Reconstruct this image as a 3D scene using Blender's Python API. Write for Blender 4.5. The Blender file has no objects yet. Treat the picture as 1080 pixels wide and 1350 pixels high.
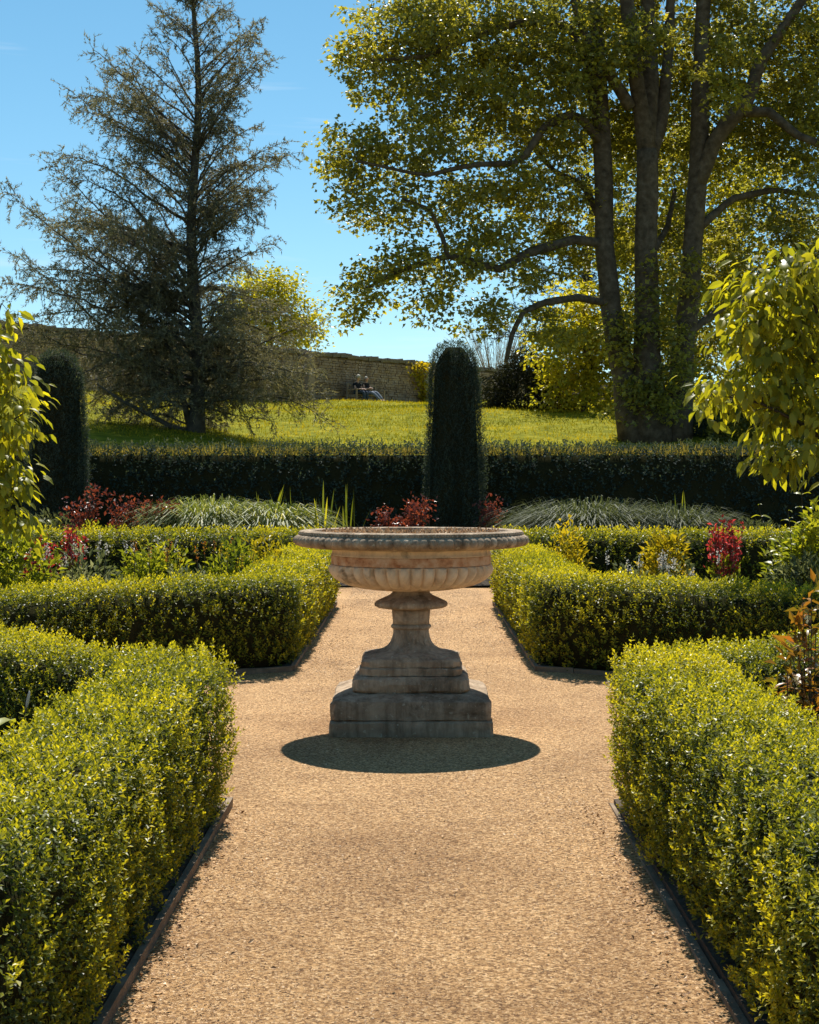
import bpy, bmesh, math, random
import numpy as np
from mathutils import Vector, Matrix

scene = bpy.context.scene
COL = scene.collection
rs = np.random.RandomState(11)
random.seed(5)

# ------------------------------------------------------------------ camera, sky, sun, exposure
F = 2000.0                      # focal length in pixels of the 1080 px wide photograph
CX, CY, EYE = 547.0, 635.0, 1.55
cam_d = bpy.data.cameras.new('camera')
cam = bpy.data.objects.new('camera', cam_d); COL.objects.link(cam)
cam.location = (0, 0, EYE); cam.rotation_euler = (math.radians(90), 0, 0)
cam_d.sensor_fit = 'VERTICAL'; cam_d.sensor_height = 24.0
cam_d.lens = 24.0 * F / 1350.0
cam_d.shift_x = (540 - CX) / 1350.0
cam_d.shift_y = -(675 - CY) / 1350.0
cam_d.clip_start = 0.05; cam_d.clip_end = 20000
scene.camera = cam

SUN_EL = math.radians(52.5)
world = bpy.data.worlds.new('World'); scene.world = world; world.use_nodes = True
wt = world.node_tree; wt.nodes.clear()
w_out = wt.nodes.new('ShaderNodeOutputWorld'); w_bg = wt.nodes.new('ShaderNodeBackground')
sky = wt.nodes.new('ShaderNodeTexSky'); sky.sky_type = 'NISHITA'; sky.sun_disc = False
sky.sun_elevation = SUN_EL; sky.sun_rotation = 0.0
sky.altitude = 0; sky.air_density = 0.9; sky.dust_density = 0.0; sky.ozone_density = 3.0
hs = wt.nodes.new('ShaderNodeHueSaturation'); hs.inputs['Saturation'].default_value = 1.12
hs.inputs['Hue'].default_value = 0.478; hs.inputs['Value'].default_value = 1.0
tc = wt.nodes.new('ShaderNodeTexCoord'); mp = wt.nodes.new('ShaderNodeMapping')
mp.inputs['Scale'].default_value = (2.0, 2.0, 26.0); mp.inputs['Rotation'].default_value = (0.0, 0.05, 0.0)
cn = wt.nodes.new('ShaderNodeTexNoise'); cn.inputs['Scale'].default_value = 1.6; cn.inputs['Detail'].default_value = 5.0
cn.inputs['Roughness'].default_value = 0.55
cr = wt.nodes.new('ShaderNodeValToRGB'); cr.color_ramp.elements[0].position = 0.60; cr.color_ramp.elements[1].position = 0.80
cr.color_ramp.elements[0].color = (0, 0, 0, 1); cr.color_ramp.elements[1].color = (.5, .5, .5, 1)
cm = wt.nodes.new('ShaderNodeMix'); cm.data_type = 'RGBA'
cm.inputs['B'].default_value = (7.5, 8.3, 9.0, 1)
L_ = wt.links.new
L_(sky.outputs[0], hs.inputs['Color']); L_(tc.outputs['Generated'], mp.inputs[0]); L_(mp.outputs[0], cn.inputs['Vector'])
L_(cn.outputs['Fac'], cr.inputs[0]); L_(cr.outputs[0], cm.inputs['Factor']); L_(hs.outputs[0], cm.inputs['A'])
L_(cm.outputs['Result'], w_bg.inputs[0]); w_bg.inputs[1].default_value = 0.074; L_(w_bg.outputs[0], w_out.inputs[0])

sun_d = bpy.data.lights.new('sun', 'SUN'); sun = bpy.data.objects.new('sun', sun_d); COL.objects.link(sun)
sun_d.energy = 4.7; sun_d.angle = math.radians(0.5); sun_d.color = (1.0, 0.955, 0.87)
sun.rotation_euler = (-(math.pi / 2 - SUN_EL), 0, 0); sun.location = (0, 60, 80)
vs = scene.view_settings
vs.view_transform = 'Standard'; vs.look = 'None'; vs.exposure = 0.75; vs.gamma = 1.0; vs.use_curve_mapping = False
cy = scene.cycles
cy.max_bounces = 10; cy.diffuse_bounces = 8; cy.glossy_bounces = 2; cy.transmission_bounces = 6; cy.transparent_max_bounces = 4
cy.caustics_reflective = False; cy.caustics_refractive = False
cy.use_denoising = True
cy.sample_clamp_indirect = 12.0

# ------------------------------------------------------------------ helpers
def P(px, py, Y):
    return np.array([(px - CX) / F * Y, Y, EYE - (py - CY) / F * Y])

def nrm(a):
    a = np.asarray(a, float)
    return a / np.maximum(np.linalg.norm(a, axis=-1, keepdims=True), 1e-9)

class Noise:
    """smooth pseudo noise in -1..1 made of a few random waves"""
    def __init__(s, freq, seed, dims=3, n=7):
        r = np.random.RandomState(seed)
        s.k = r.normal(size=(n, dims)) * freq; s.p = r.uniform(0, 6.283, n)
    def __call__(s, x):
        return np.sin(np.asarray(x) @ s.k.T + s.p).sum(-1) / math.sqrt(len(s.p)) * 0.9

def link(name, me, mat=None, parent=None):
    o = bpy.data.objects.new(name, me); COL.objects.link(o)
    if mat is not None and me is not None and not me.materials: me.materials.append(mat)
    if parent is not None: o.parent = parent
    return o

def tag(o, label=None, cat=None, group=None, kind=None):
    if label: o['label'] = label
    if cat: o['category'] = cat
    if group: o['group'] = group
    if kind: o['kind'] = kind
    return o

def thing(name, label, cat, loc=(0, 0, 0), rz=0.0, group=None):
    o = bpy.data.objects.new(name, None); COL.objects.link(o)
    o.location = tuple(loc); o.rotation_euler = (0, 0, rz)
    o.empty_display_size = 0.1
    return tag(o, label, cat, group)

def np_mesh(name, V, T, tint=None, smooth=False):
    """triangle or quad mesh from arrays; tint is one float per face"""
    V = np.asarray(V, np.float32).reshape(-1, 3); T = np.asarray(T, np.int32)
    me = bpy.data.meshes.new(name); n, k = T.shape
    me.vertices.add(len(V)); me.vertices.foreach_set('co', V.ravel())
    me.loops.add(n * k); me.loops.foreach_set('vertex_index', T.ravel())
    me.polygons.add(n); me.polygons.foreach_set('loop_start', np.arange(0, n * k, k, dtype=np.int32))
    try: me.polygons.foreach_set('loop_total', np.full(n, k, np.int32))
    except Exception: pass
    me.polygons.foreach_set('use_smooth', np.full(n, bool(smooth)))
    if tint is not None:
        a = me.attributes.new('tint', 'FLOAT', 'FACE'); a.data.foreach_set('value', np.asarray(tint, np.float32))
    me.update(calc_edges=True); me.validate()
    return me

class MB:
    """collects quads / tris, links them as one mesh object"""
    def __init__(s): s.v = []; s.f = []
    def add(s, v, f):
        b = len(s.v); s.v.extend([tuple(map(float, p)) for p in v]); s.f.extend([tuple(b + i for i in q) for q in f])
    def box(s, c, d, rz=0.0, j=0.0):
        x, y, z = [q / 2 for q in d]; ca, sa = math.cos(rz), math.sin(rz); vs_ = []
        for sx, sy, sz in ((-1,-1,-1),(1,-1,-1),(1,1,-1),(-1,1,-1),(-1,-1,1),(1,-1,1),(1,1,1),(-1,1,1)):
            a, b, e = sx*x + random.uniform(-j, j), sy*y + random.uniform(-j, j), sz*z + random.uniform(-j, j)
            vs_.append((c[0] + a*ca - b*sa, c[1] + a*sa + b*ca, c[2] + e))
        s.add(vs_, [(0,3,2,1),(4,5,6,7),(0,1,5,4),(1,2,6,5),(2,3,7,6),(3,0,4,7)])
    def tube(s, pts, rad, n=6, cap=True):
        pts = np.asarray(pts, float); m = len(pts)
        t = nrm(np.gradient(pts, axis=0)); ref = np.array([0.31, 0.87, 0.38])
        ring = []
        for i in range(m):
            a = np.cross(t[i], ref); a = a / max(np.linalg.norm(a), 1e-6); b = np.cross(t[i], a)
            for q in range(n):
                w = 6.28318 * q / n
                ring.append(pts[i] + rad[i] * (math.cos(w) * a + math.sin(w) * b))
        f = [(i*n + q, i*n + (q+1) % n, (i+1)*n + (q+1) % n, (i+1)*n + q) for i in range(m-1) for q in range(n)]
        if cap: f += [tuple(range(n))[::-1], tuple((m-1)*n + q for q in range(n))]
        s.add(ring, f)
    def lathe(s, prof, n=48, mod=None, cap=True):
        vs_ = []
        for k, (r, z) in enumerate(prof):
            for q in range(n):
                w = 6.28318530718 * q / n; rr = r if mod is None else mod(k, r, w)
                vs_.append((rr * math.cos(w), rr * math.sin(w), z))
        f = [(i*n + q, i*n + (q+1) % n, (i+1)*n + (q+1) % n, (i+1)*n + q) for i in range(len(prof)-1) for q in range(n)]
        if cap: f += [tuple(range(n))[::-1], tuple((len(prof)-1)*n + q for q in range(n))]
        s.add(vs_, f)
    def build(s, name, mat, parent=None, smooth=False, loc=None, angle=None):
        me = bpy.data.meshes.new(name); me.from_pydata(s.v, [], s.f); me.update()
        if smooth: me.polygons.foreach_set('use_smooth', np.ones(len(me.polygons), bool))
        if smooth and angle: me.set_sharp_from_angle(angle=angle)
        o = link(name, me, mat, parent)
        if loc is not None: o.location = loc
        return o

# ------------------------------------------------------------------ materials
def new_mat(name):
    m = bpy.data.materials.new(name); m.use_nodes = True; t = m.node_tree; t.nodes.clear()
    out = t.nodes.new('ShaderNodeOutputMaterial')
    return m, t, out
def ramp(t, stops):
    r = t.nodes.new('ShaderNodeValToRGB'); e = r.color_ramp.elements
    while len(e) < len(stops): e.new(0.5)
    for q, (p, c) in zip(e, stops): q.position = p; q.color = (*c, 1)
    return r
def noise(t, scale, detail=4, rough=0.6, vec=None, dist=0.0):
    n = t.nodes.new('ShaderNodeTexNoise'); n.inputs['Scale'].default_value = scale
    n.inputs['Detail'].default_value = detail; n.inputs['Roughness'].default_value = rough; n.inputs['Distortion'].default_value = dist
    if vec is not None: t.links.new(vec, n.inputs['Vector'])
    return n
def mix(t, fac, a, b, mode='MIX'):
    m = t.nodes.new('ShaderNodeMix'); m.data_type = 'RGBA'; m.blend_type = mode
    for s_, v in (('Factor', fac), ('A', a), ('B', b)):
        if isinstance(v, (int, float)): m.inputs[s_].default_value = v
        elif isinstance(v, tuple): m.inputs[s_].default_value = (*v, 1)
        else: t.links.new(v, m.inputs[s_])
    return m.outputs['Result']

def leaf_mat(name, stops, trans=0.45, tcol=(1.25, 1.15, 0.5), rough=0.38, spec=0.5):
    """leaf: colour by the leaf's own tint, light passes through the blade"""
    m, t, out = new_mat(name)
    at = t.nodes.new('ShaderNodeAttribute'); at.attribute_name = 'tint'
    r = ramp(t, stops); t.links.new(at.outputs['Fac'], r.inputs[0])
    p = t.nodes.new('ShaderNodeBsdfPrincipled'); p.inputs['Roughness'].default_value = rough
    p.inputs['Specular IOR Level'].default_value = spec
    t.links.new(r.outputs[0], p.inputs['Base Color'])
    tr = t.nodes.new('ShaderNodeBsdfTranslucent')
    t.links.new(mix(t, 1.0, r.outputs[0], tcol, 'MULTIPLY'), tr.inputs['Color'])
    ad = t.nodes.new('ShaderNodeMixShader'); ad.inputs[0].default_value = trans
    t.links.new(p.outputs[0], ad.inputs[1]); t.links.new(tr.outputs[0], ad.inputs[2]); t.links.new(ad.outputs[0], out.inputs[0])
    return m

def rough_mat(name, stops, scale=6.0, bump=0.3, bscale=40.0, rough=0.9, detail=6, stain=None, spec=0.25, streak=0.0):
    m, t, out = new_mat(name)
    tc_ = t.nodes.new('ShaderNodeTexCoord')
    n = noise(t, scale, detail, 0.62, tc_.outputs['Object'])
    r = ramp(t, stops); t.links.new(n.outputs['Fac'], r.inputs[0]); c = r.outputs[0]
    if stain:
        s2 = noise(t, stain[0], 5, 0.7, tc_.outputs['Object'], 0.4)
        r2 = ramp(t, [(stain[2], (0, 0, 0)), (stain[3], (1, 1, 1))]); t.links.new(s2.outputs['Fac'], r2.inputs[0])
        c = mix(t, r2.outputs[0], c, stain[1])
    if streak:
        mpn = t.nodes.new('ShaderNodeMapping'); mpn.inputs['Scale'].default_value = (1, 1, .12); t.links.new(tc_.outputs['Object'], mpn.inputs[0])
        sn = noise(t, 16.0, 6, .7, mpn.outputs[0], .3); rr_ = ramp(t, [(.40, (.42, .38, .34)), (.56, (1, 1, 1))]); t.links.new(sn.outputs['Fac'], rr_.inputs[0])
        c = mix(t, streak, c, rr_.outputs[0], 'MULTIPLY')
        ln = noise(t, 30.0, 3, .6, tc_.outputs['Object']); lr = ramp(t, [(.64, (0, 0, 0)), (.69, (1, 1, 1))]); t.links.new(ln.outputs['Fac'], lr.inputs[0])
        lm = t.nodes.new('ShaderNodeMath'); lm.operation = 'MULTIPLY'; lm.inputs[1].default_value = .55; t.links.new(lr.outputs[0], lm.inputs[0])
        c = mix(t, lm.outputs[0], c, (.62, .56, .42))
    p = t.nodes.new('ShaderNodeBsdfPrincipled'); p.inputs['Roughness'].default_value = rough
    p.inputs['Specular IOR Level'].default_value = spec
    t.links.new(c, p.inputs['Base Color'])
    nb = noise(t, bscale, 5, 0.7, tc_.outputs['Object'])
    b = t.nodes.new('ShaderNodeBump'); b.inputs['Strength'].default_value = bump; b.inputs['Distance'].default_value = 0.02
    t.links.new(nb.outputs['Fac'], b.inputs['Height']); t.links.new(b.outputs[0], p.inputs['Normal'])
    t.links.new(p.outputs[0], out.inputs[0])
    return m

M = {}
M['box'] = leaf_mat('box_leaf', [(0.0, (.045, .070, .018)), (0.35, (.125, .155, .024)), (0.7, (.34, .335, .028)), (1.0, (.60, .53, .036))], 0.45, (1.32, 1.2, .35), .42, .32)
M['yew'] = leaf_mat('yew_leaf', [(0.0, (.034, .054, .046)), (0.7, (.072, .10, .076)), (1.0, (.14, .16, .085))], 0.25, (1.3, 1.2, .5), .75, .08)
M['plane'] = leaf_mat('plane_leaf', [(0.0, (.14, .15, .05)), (0.6, (.30, .29, .07)), (1.0, (.56, .49, .075))], 0.52, (1.3, 1.2, .40), .42)
M['bright'] = leaf_mat('sunlit_leaf', [(0.0, (.18, .20, .03)), (0.6, (.43, .40, .04)), (1.0, (.62, .54, .05))], 0.52, (1.3, 1.2, .4), .45)
M['cedar'] = leaf_mat('cedar_needle', [(0.0, (.09, .10, .078)), (0.6, (.18, .18, .125)), (1.0, (.33, .30, .18))], 0.4, (1.2, 1.05, .6), .6, .2)
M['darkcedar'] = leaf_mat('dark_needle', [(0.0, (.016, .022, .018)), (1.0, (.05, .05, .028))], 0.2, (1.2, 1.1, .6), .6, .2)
M['big'] = leaf_mat('broad_leaf', [(0.0, (.11, .14, .03)), (0.55, (.30, .31, .038)), (1.0, (.56, .51, .04))], 0.55, (1.4, 1.25, .3), .42, .35)
M['lime'] = leaf_mat('lime_leaf', [(0.0, (.11, .145, .02)), (0.6, (.25, .28, .03)), (1.0, (.44, .42, .04))], 0.5, (1.3, 1.2, .4), .4)
M['yellow'] = leaf_mat('yellow_leaf', [(0.0, (.24, .24, .02)), (1.0, (.55, .45, .03))], 0.5, (1.4, 1.15, .4), .4)
M['silver'] = leaf_mat('silver_leaf', [(0.0, (.085, .10, .05)), (0.6, (.16, .18, .10)), (1.0, (.36, .36, .25))], 0.35, (1.2, 1.15, .6), .6, .12)
M['stripe'] = leaf_mat('striped_leaf', [(0.0, (.09, .125, .03)), (0.55, (.22, .25, .07)), (1.0, (.60, .56, .32))], 0.4, (1.3, 1.2, .5), .55, .2)
M['red'] = leaf_mat('red_leaf', [(0.0, (.09, .012, .010)), (0.6, (.30, .03, .024)), (1.0, (.62, .10, .10))], 0.4, (1.5, 1.0, .8), .4)
M['bronze'] = leaf_mat('bronze_leaf', [(0.0, (.07, .022, .018)), (0.6, (.16, .045, .032)), (1.0, (.32, .10, .05))], 0.4, (1.5, 1.0, .6), .35)
M['orange'] = leaf_mat('orange_leaf', [(0.0, (.16, .15, .02)), (0.5, (.32, .17, .03)), (1.0, (.50, .17, .04))], 0.42, (1.4, 1.1, .5), .35)
M['white'] = leaf_mat('white_petal', [(0.0, (.5, .47, .42)), (1.0, (.75, .72, .66))], 0.3, (1.1, 1.05, .95), .6)
M['grass'] = leaf_mat('grass_blade', [(0.0, (.12, .13, .012)), (0.6, (.26, .25, .016)), (1.0, (.44, .36, .035))], 0.45, (1.4, 1.25, .3), .6, .12)
M['shoot'] = leaf_mat('shoot_tip', [(0.0, (.13, .13, .035)), (0.6, (.30, .26, .075)), (1.0, (.50, .40, .13))], 0.4, (1.3, 1.15, .5), .6, .15)
M['bark'] = rough_mat('grey_bark', [(0.3, (.055, .038, .024)), (0.5, (.11, .080, .052)), (0.75, (.19, .145, .10))], 5.0, 1.0, 14.0)
M['cedarbark'] = rough_mat('dark_bark', [(0.3, (.05, .047, .041)), (0.7, (.12, .105, .085))], 5.0, .9, 26.0)
M['twig'] = rough_mat('twig_bark', [(0.3, (.05, .038, .025)), (0.7, (.10, .075, .045))], 8.0, .4, 60.0)
M['paletwig'] = rough_mat('pale_twig', [(0.3, (.22, .17, .10)), (0.7, (.36, .28, .17))], 8.0, .3, 60.0)
M['core'] = rough_mat('hedge_inside', [(0.3, (.020, .022, .010)), (0.7, (.045, .042, .020))], 30.0, .6, 60.0, 1.0, 6, None, 0.0)
M['soil'] = rough_mat('soil', [(0.3, (.055, .040, .028)), (0.7, (.13, .095, .065))], 14.0, .9, 45.0)
M['wood'] = rough_mat('edging_wood', [(0.3, (.15, .11, .075)), (0.6, (.29, .215, .145)), (0.8, (.38, .30, .21))], 7.0, .5, 60.0)
M['benchwood'] = rough_mat('bench_wood', [(0.3, (.30, .21, .14)), (0.7, (.50, .38, .27))], 5.0, .3, 40.0)
M['stone'] = rough_mat('cream_stone', [(0.28, (.50, .36, .24)), (0.5, (.76, .59, .42)), (0.75, (.82, .68, .51))], 7.0, .35, 55.0, .85, 8, (4.0, (.17, .13, .09), .56, .72), .15, .3)
M['rimstone'] = rough_mat('weathered_rim_stone', [(0.28, (.24, .18, .125)), (0.5, (.44, .335, .235)), (0.72, (.70, .55, .40))], 9.0, .7, 50.0, .95, 8, (14.0, (.13, .10, .075), .54, .72), .15, .6)
M['plinthstone'] = rough_mat('brown_stone', [(0.28, (.27, .19, .125)), (0.52, (.48, .36, .245)), (0.75, (.64, .49, .345))], 5.0, .6, 40.0, .9, 8, (3.0, (.15, .10, .06), .5, .7), .15, .6)
M['rust'] = rough_mat('rusty_band', [(0.32, (.36, .15, .07)), (0.45, (.58, .32, .18)), (0.60, (.68, .47, .32))], 16.0, .6, 60.0, .85, 8)
M['wallstone'] = rough_mat('rubble_stone', [(0.3, (.24, .165, .115)), (0.55, (.43, .31, .22)), (0.8, (.56, .43, .32))], 1.6, .6, 14.0, .95, 6)
M['mortar'] = rough_mat('mortar', [(0.3, (.15, .11, .08)), (0.7, (.28, .21, .15))], 2.0, .5, 10.0)
M['coping'] = rough_mat('coping_stone', [(0.3, (.15, .12, .085)), (0.7, (.33, .265, .19))], 2.2, .7, 12.0)
M['skin'] = rough_mat('skin', [(0.3, (.52, .30, .21)), (0.7, (.60, .37, .27))], 6.0, .05, 30.0, .5)
M['black'] = rough_mat('black_cloth', [(0.3, (.012, .012, .014)), (0.7, (.025, .025, .03))], 10.0, .2, 40.0)
M['jeans'] = rough_mat('blue_denim', [(0.3, (.045, .06, .09)), (0.7, (.075, .095, .13))], 12.0, .2, 60.0)
M['palejeans'] = rough_mat('pale_denim', [(0.3, (.16, .19, .24)), (0.7, (.28, .31, .36))], 12.0, .2, 60.0)
M['hair'] = rough_mat('grey_hair', [(0.3, (.42, .37, .30)), (0.7, (.66, .60, .50))], 30.0, .3, 80.0, .6)
M['shoe'] = rough_mat('shoe', [(0.3, (.03, .03, .03)), (0.7, (.07, .06, .06))], 10.0, .2, 40.0)

def gravel_mat():
    m, t, out = new_mat('gravel'); tc_ = t.nodes.new('ShaderNodeTexCoord'); v = tc_.outputs['Object']
    vo = t.nodes.new('ShaderNodeTexVoronoi'); vo.inputs['Scale'].default_value = 120.0; t.links.new(v, vo.inputs['Vector'])
    sep = t.nodes.new('ShaderNodeSeparateColor'); t.links.new(vo.outputs['Color'], sep.inputs[0])
    r = ramp(t, [(0.0, (.20, .105, .045)), (0.3, (.50, .285, .122)), (0.7, (.71, .43, .195)), (1.0, (.92, .64, .36))])
    t.links.new(sep.outputs[0], r.inputs[0])
    big = noise(t, .9, 7, 0.68, v, .6); r2 = ramp(t, [(0.28, (.66, .60, .54)), (0.5, (.98, .96, .93)), (0.72, (1.22, 1.22, 1.2))]); t.links.new(big.outputs['Fac'], r2.inputs[0])
    c = mix(t, 1.0, r.outputs[0], r2.outputs[0], 'MULTIPLY')
    mid = noise(t, 44.0, 5, 0.75, v); r3 = ramp(t, [(0.38, (.50, .44, .38)), (0.58, (1.08, 1.08, 1.08))]); t.links.new(mid.outputs['Fac'], r3.inputs[0])
    c = mix(t, 0.8, c, r3.outputs[0], 'MULTIPLY')
    p = t.nodes.new('ShaderNodeBsdfPrincipled'); p.inputs['Roughness'].default_value = 0.9; p.inputs['Specular IOR Level'].default_value = 0.25
    t.links.new(c, p.inputs['Base Color'])
    nb = noise(t, 150.0, 5, 0.8, v)
    b = t.nodes.new('ShaderNodeBump'); b.inputs['Strength'].default_value = 1.0; b.inputs['Distance'].default_value = 0.014
    nl = noise(t, 7.0, 5, .6, v, .5); bl = t.nodes.new('ShaderNodeBump'); bl.inputs['Strength'].default_value = .8; bl.inputs['Distance'].default_value = .035
    t.links.new(nl.outputs['Fac'], bl.inputs['Height']); t.links.new(bl.outputs[0], b.inputs['Normal'])
    t.links.new(nb.outputs['Fac'], b.inputs['Height']); t.links.new(b.outputs[0], p.inputs['Normal'])
    t.links.new(p.outputs[0], out.inputs[0]); return m
M['gravel'] = gravel_mat()
def pebble_mat():
    m, t, out = new_mat('gravel_chip'); at = t.nodes.new('ShaderNodeAttribute'); at.attribute_name = 'tint'
    r = ramp(t, [(0.0, (.18, .10, .055)), (0.4, (.47, .285, .145)), (0.8, (.68, .44, .235)), (1.0, (.86, .64, .42))])
    t.links.new(at.outputs['Fac'], r.inputs[0]); p = t.nodes.new('ShaderNodeBsdfPrincipled'); p.inputs['Roughness'].default_value = .85
    t.links.new(r.outputs[0], p.inputs['Base Color']); t.links.new(p.outputs[0], out.inputs[0]); return m
M['pebble'] = pebble_mat()

# ------------------------------------------------------------------ leaves
def leaf_mesh(name, pos, d, n, L, W, tint, kind='kite', fold=0.25, droop=0.0):
    """pos base, d direction, n upper side, L length, W width (arrays) -> one mesh of leaves"""
    pos = np.asarray(pos, float); N = len(pos); d = nrm(d); s = nrm(np.cross(d, n)); n = nrm(np.cross(s, d))
    L = np.broadcast_to(np.asarray(L, float), (N,))[:, None]; W = np.broadcast_to(np.asarray(W, float), (N,))[:, None]
    if kind == 'needle':
        V = np.stack([pos - s*W*.5, pos + s*W*.5, pos + d*L], 1); T = np.arange(N*3).reshape(N, 3); tt = tint
    elif kind == 'kite':
        mid = pos + d*L*.48 + n*W*fold
        V = np.stack([pos, mid + s*W*.5, pos + d*L - n*L*droop, mid - s*W*.5], 1)
        b = np.arange(N)[:, None]*4; T = np.concatenate([b + [0, 1, 2], b + [0, 2, 3]], 1).reshape(-1, 3); tt = np.repeat(tint, 2)
    elif kind == 'lobed':
        q = lambda a, c, h: pos + d*L*a + s*W*c + n*W*h
        V = np.stack([pos, q(.42, .52, .10), q(.58, .22, .04), q(1, 0, -.12), q(.58, -.22, .04), q(.42, -.52, .10)], 1)
        b = np.arange(N)[:, None]*6; T = np.concatenate([b + [0, 1, 2], b + [0, 2, 3], b + [0, 3, 4], b + [0, 4, 5]], 1).reshape(-1, 3); tt = np.repeat(tint, 4)
    elif kind == 'ovate':
        q = lambda a, c, h: pos + d*L*a + s*W*c + n*(W*h - L*droop*a*a)
        V = np.stack([pos, q(.22, -.42, .12), q(.25, 0, 0), q(.22, .42, .12), q(.6, -.42, .12), q(.6, 0, 0), q(.6, .42, .12), q(1, 0, 0)], 1)
        b = np.arange(N)[:, None]*8
        T = np.concatenate([b + k for k in ([0, 2, 1], [0, 3, 2], [1, 2, 5], [1, 5, 4], [2, 3, 6], [2, 6, 5], [4, 5, 7], [5, 6, 7])], 1).reshape(-1, 3); tt = np.repeat(tint, 8)
    else:  # strap: arching blade of four lengths
        g = np.array([0, 0, 1.0]); c_ = lambda t_: pos + d*L*t_ - g*L*droop*t_**2.3
        rows = [pos - s*W*.4, pos + s*W*.4]
        for t_, w_ in ((.3, .5), (.55, .5), (.8, .36)): rows += [c_(t_) - s*W*w_, c_(t_) + s*W*w_]
        V = np.stack(rows + [c_(1.0)], 1); b = np.arange(N)[:, None]*9
        T = np.concatenate([b + k for k in ([0, 1, 3], [0, 3, 2], [2, 3, 5], [2, 5, 4], [4, 5, 7], [4, 7, 6], [6, 7, 8])], 1).reshape(-1, 3); tt = np.repeat(tint, 7)
    return np_mesh(name, V, T, tt)

def rand_dir(n, up=0.0, r=rs):
    v = r.normal(size=(n, 3)); v[:, 2] += up
    return nrm(v)

def sprigs(pos, axis, L, K, tint, r=rs):
    """whorls of K leaves round a short shoot"""
    N = len(pos); A = nrm(axis); B = nrm(np.cross(A, [0.3, 0.5, 0.81])); C = np.cross(A, B)
    ps, ds, ns, Ls, ts = [], [], [], [], []
    ph0 = r.uniform(0, 6.28, N)
    for j in range(K):
        f = j / max(K-1, 1); th = np.radians(82 - 58*f + r.normal(0, 9, N)); ph = ph0 + 2.4*j + r.normal(0, .25, N)
        d = np.cos(th)[:, None]*A + np.sin(th)[:, None]*(np.cos(ph)[:, None]*B + np.sin(ph)[:, None]*C)
        ps.append(pos + A*(L*1.6*f)[:, None]); ds.append(d); ns.append(A + r.normal(0, .25, (N, 3)))
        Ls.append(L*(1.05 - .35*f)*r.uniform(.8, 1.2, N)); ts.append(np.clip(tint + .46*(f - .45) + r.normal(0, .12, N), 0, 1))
    c = np.concatenate
    return c(ps), c(ds), c(ns), c(Ls), c(ts)

# ------------------------------------------------------------------ ground, paths, bank
URN = np.array([-0.024, 9.70, 0.0])
def sheet(name, x0, x1, y0, y1, z, mat, nx=1, ny=1, fz=None, kind='structure'):
    xs = np.linspace(x0, x1, nx+1); ys = np.linspace(y0, y1, ny+1); X, Y = np.meshgrid(xs, ys)
    Z = np.full_like(X, z) if fz is None else fz(X, Y)
    i = np.arange(ny)[:, None]*(nx+1) + np.arange(nx)[None, :]
    T = np.stack([i, i+1, i+nx+2, i+nx+1], -1).reshape(-1, 4)
    o = link(name, np_mesh(name, np.stack([X, Y, Z], -1), T, smooth=True), mat); o['kind'] = kind
    return o

gm = rough_mat('far_grass', [(0.3, (.06, .075, .014)), (0.7, (.12, .125, .02))], 3.0, .5, 20.0)
sheet('ground', -6000, 6000, -3000, 9000, -0.35, gm)
pn = Noise(1.7, 3, 2)
sheet('gravel_path', -14, 14, -4, 22.15, 0, M['gravel'], 56, 104, lambda X, Y: .006*pn(np.stack([X, Y], -1)))
sheet('border_soil', -14, 14, 22.15, 31, 0.03, M['soil'], 20, 20, lambda X, Y: .03 + .32*np.clip((Y-22.15)/.3, 0, 1)**.5)
sheet('surrounding_ground', -60, -14, -4, 31, -0.02, M['soil']); sheet('surrounding_ground', 14, 60, -4, 31, -0.02, M['soil'])
tn = Noise(.35, 8, 2); tn2 = Noise(1.3, 9, 2)
def bank_z(X, Y):
    z = np.interp(Y, [29.5, 31, 38, 46, 54, 60, 66, 70, 92, 130, 200], [-.05, .12, 1.35, 2.85, 3.92, 4.50, 4.98, 5.18, 5.26, -.5, -1.0])
    dw = (X+4.83)*.766 - (Y-68.0)*.643
    z = np.maximum(z, np.where((dw > -1) & (Y < 75), 5.12 - .16*np.maximum(dw, 0), -9))
    q = np.stack([X, Y], -1); a = np.clip((Y-31)/6, 0, 1)*np.clip((95-Y)/10, 0, 1)
    return z + a*(.07*tn(q) + .025*tn2(q))
lawn_mat = rough_mat('lawn', [(0.3, (.09, .105, .012)), (0.5, (.19, .19, .014)), (0.7, (.33, .29, .03))], 2.2, 1.2, 9.0, .95, 6, None, .03)
sheet('lawn', -70, 70, 29.5, 200, 0, lawn_mat, 140, 200, bank_z)
n = 62000
Yg = 42 + 32*rs.rand(n)**.9; Xg = -.30*Yg + .48*Yg*rs.rand(n)
pos = np.stack([Xg, Yg, bank_z(Xg, Yg) - .01], -1)
gp = Noise(1.1, 77, 2)
o = link('grass', leaf_mesh('grass', pos, rand_dir(n, 2.2), rand_dir(n), .07 + .09*rs.rand(n)**2, .03, np.clip(.5 + .45*gp(pos[:, :2]) + rs.normal(0, .22, n), 0, 1), 'needle'), M['grass'])
tag(o, kind='stuff')

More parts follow.
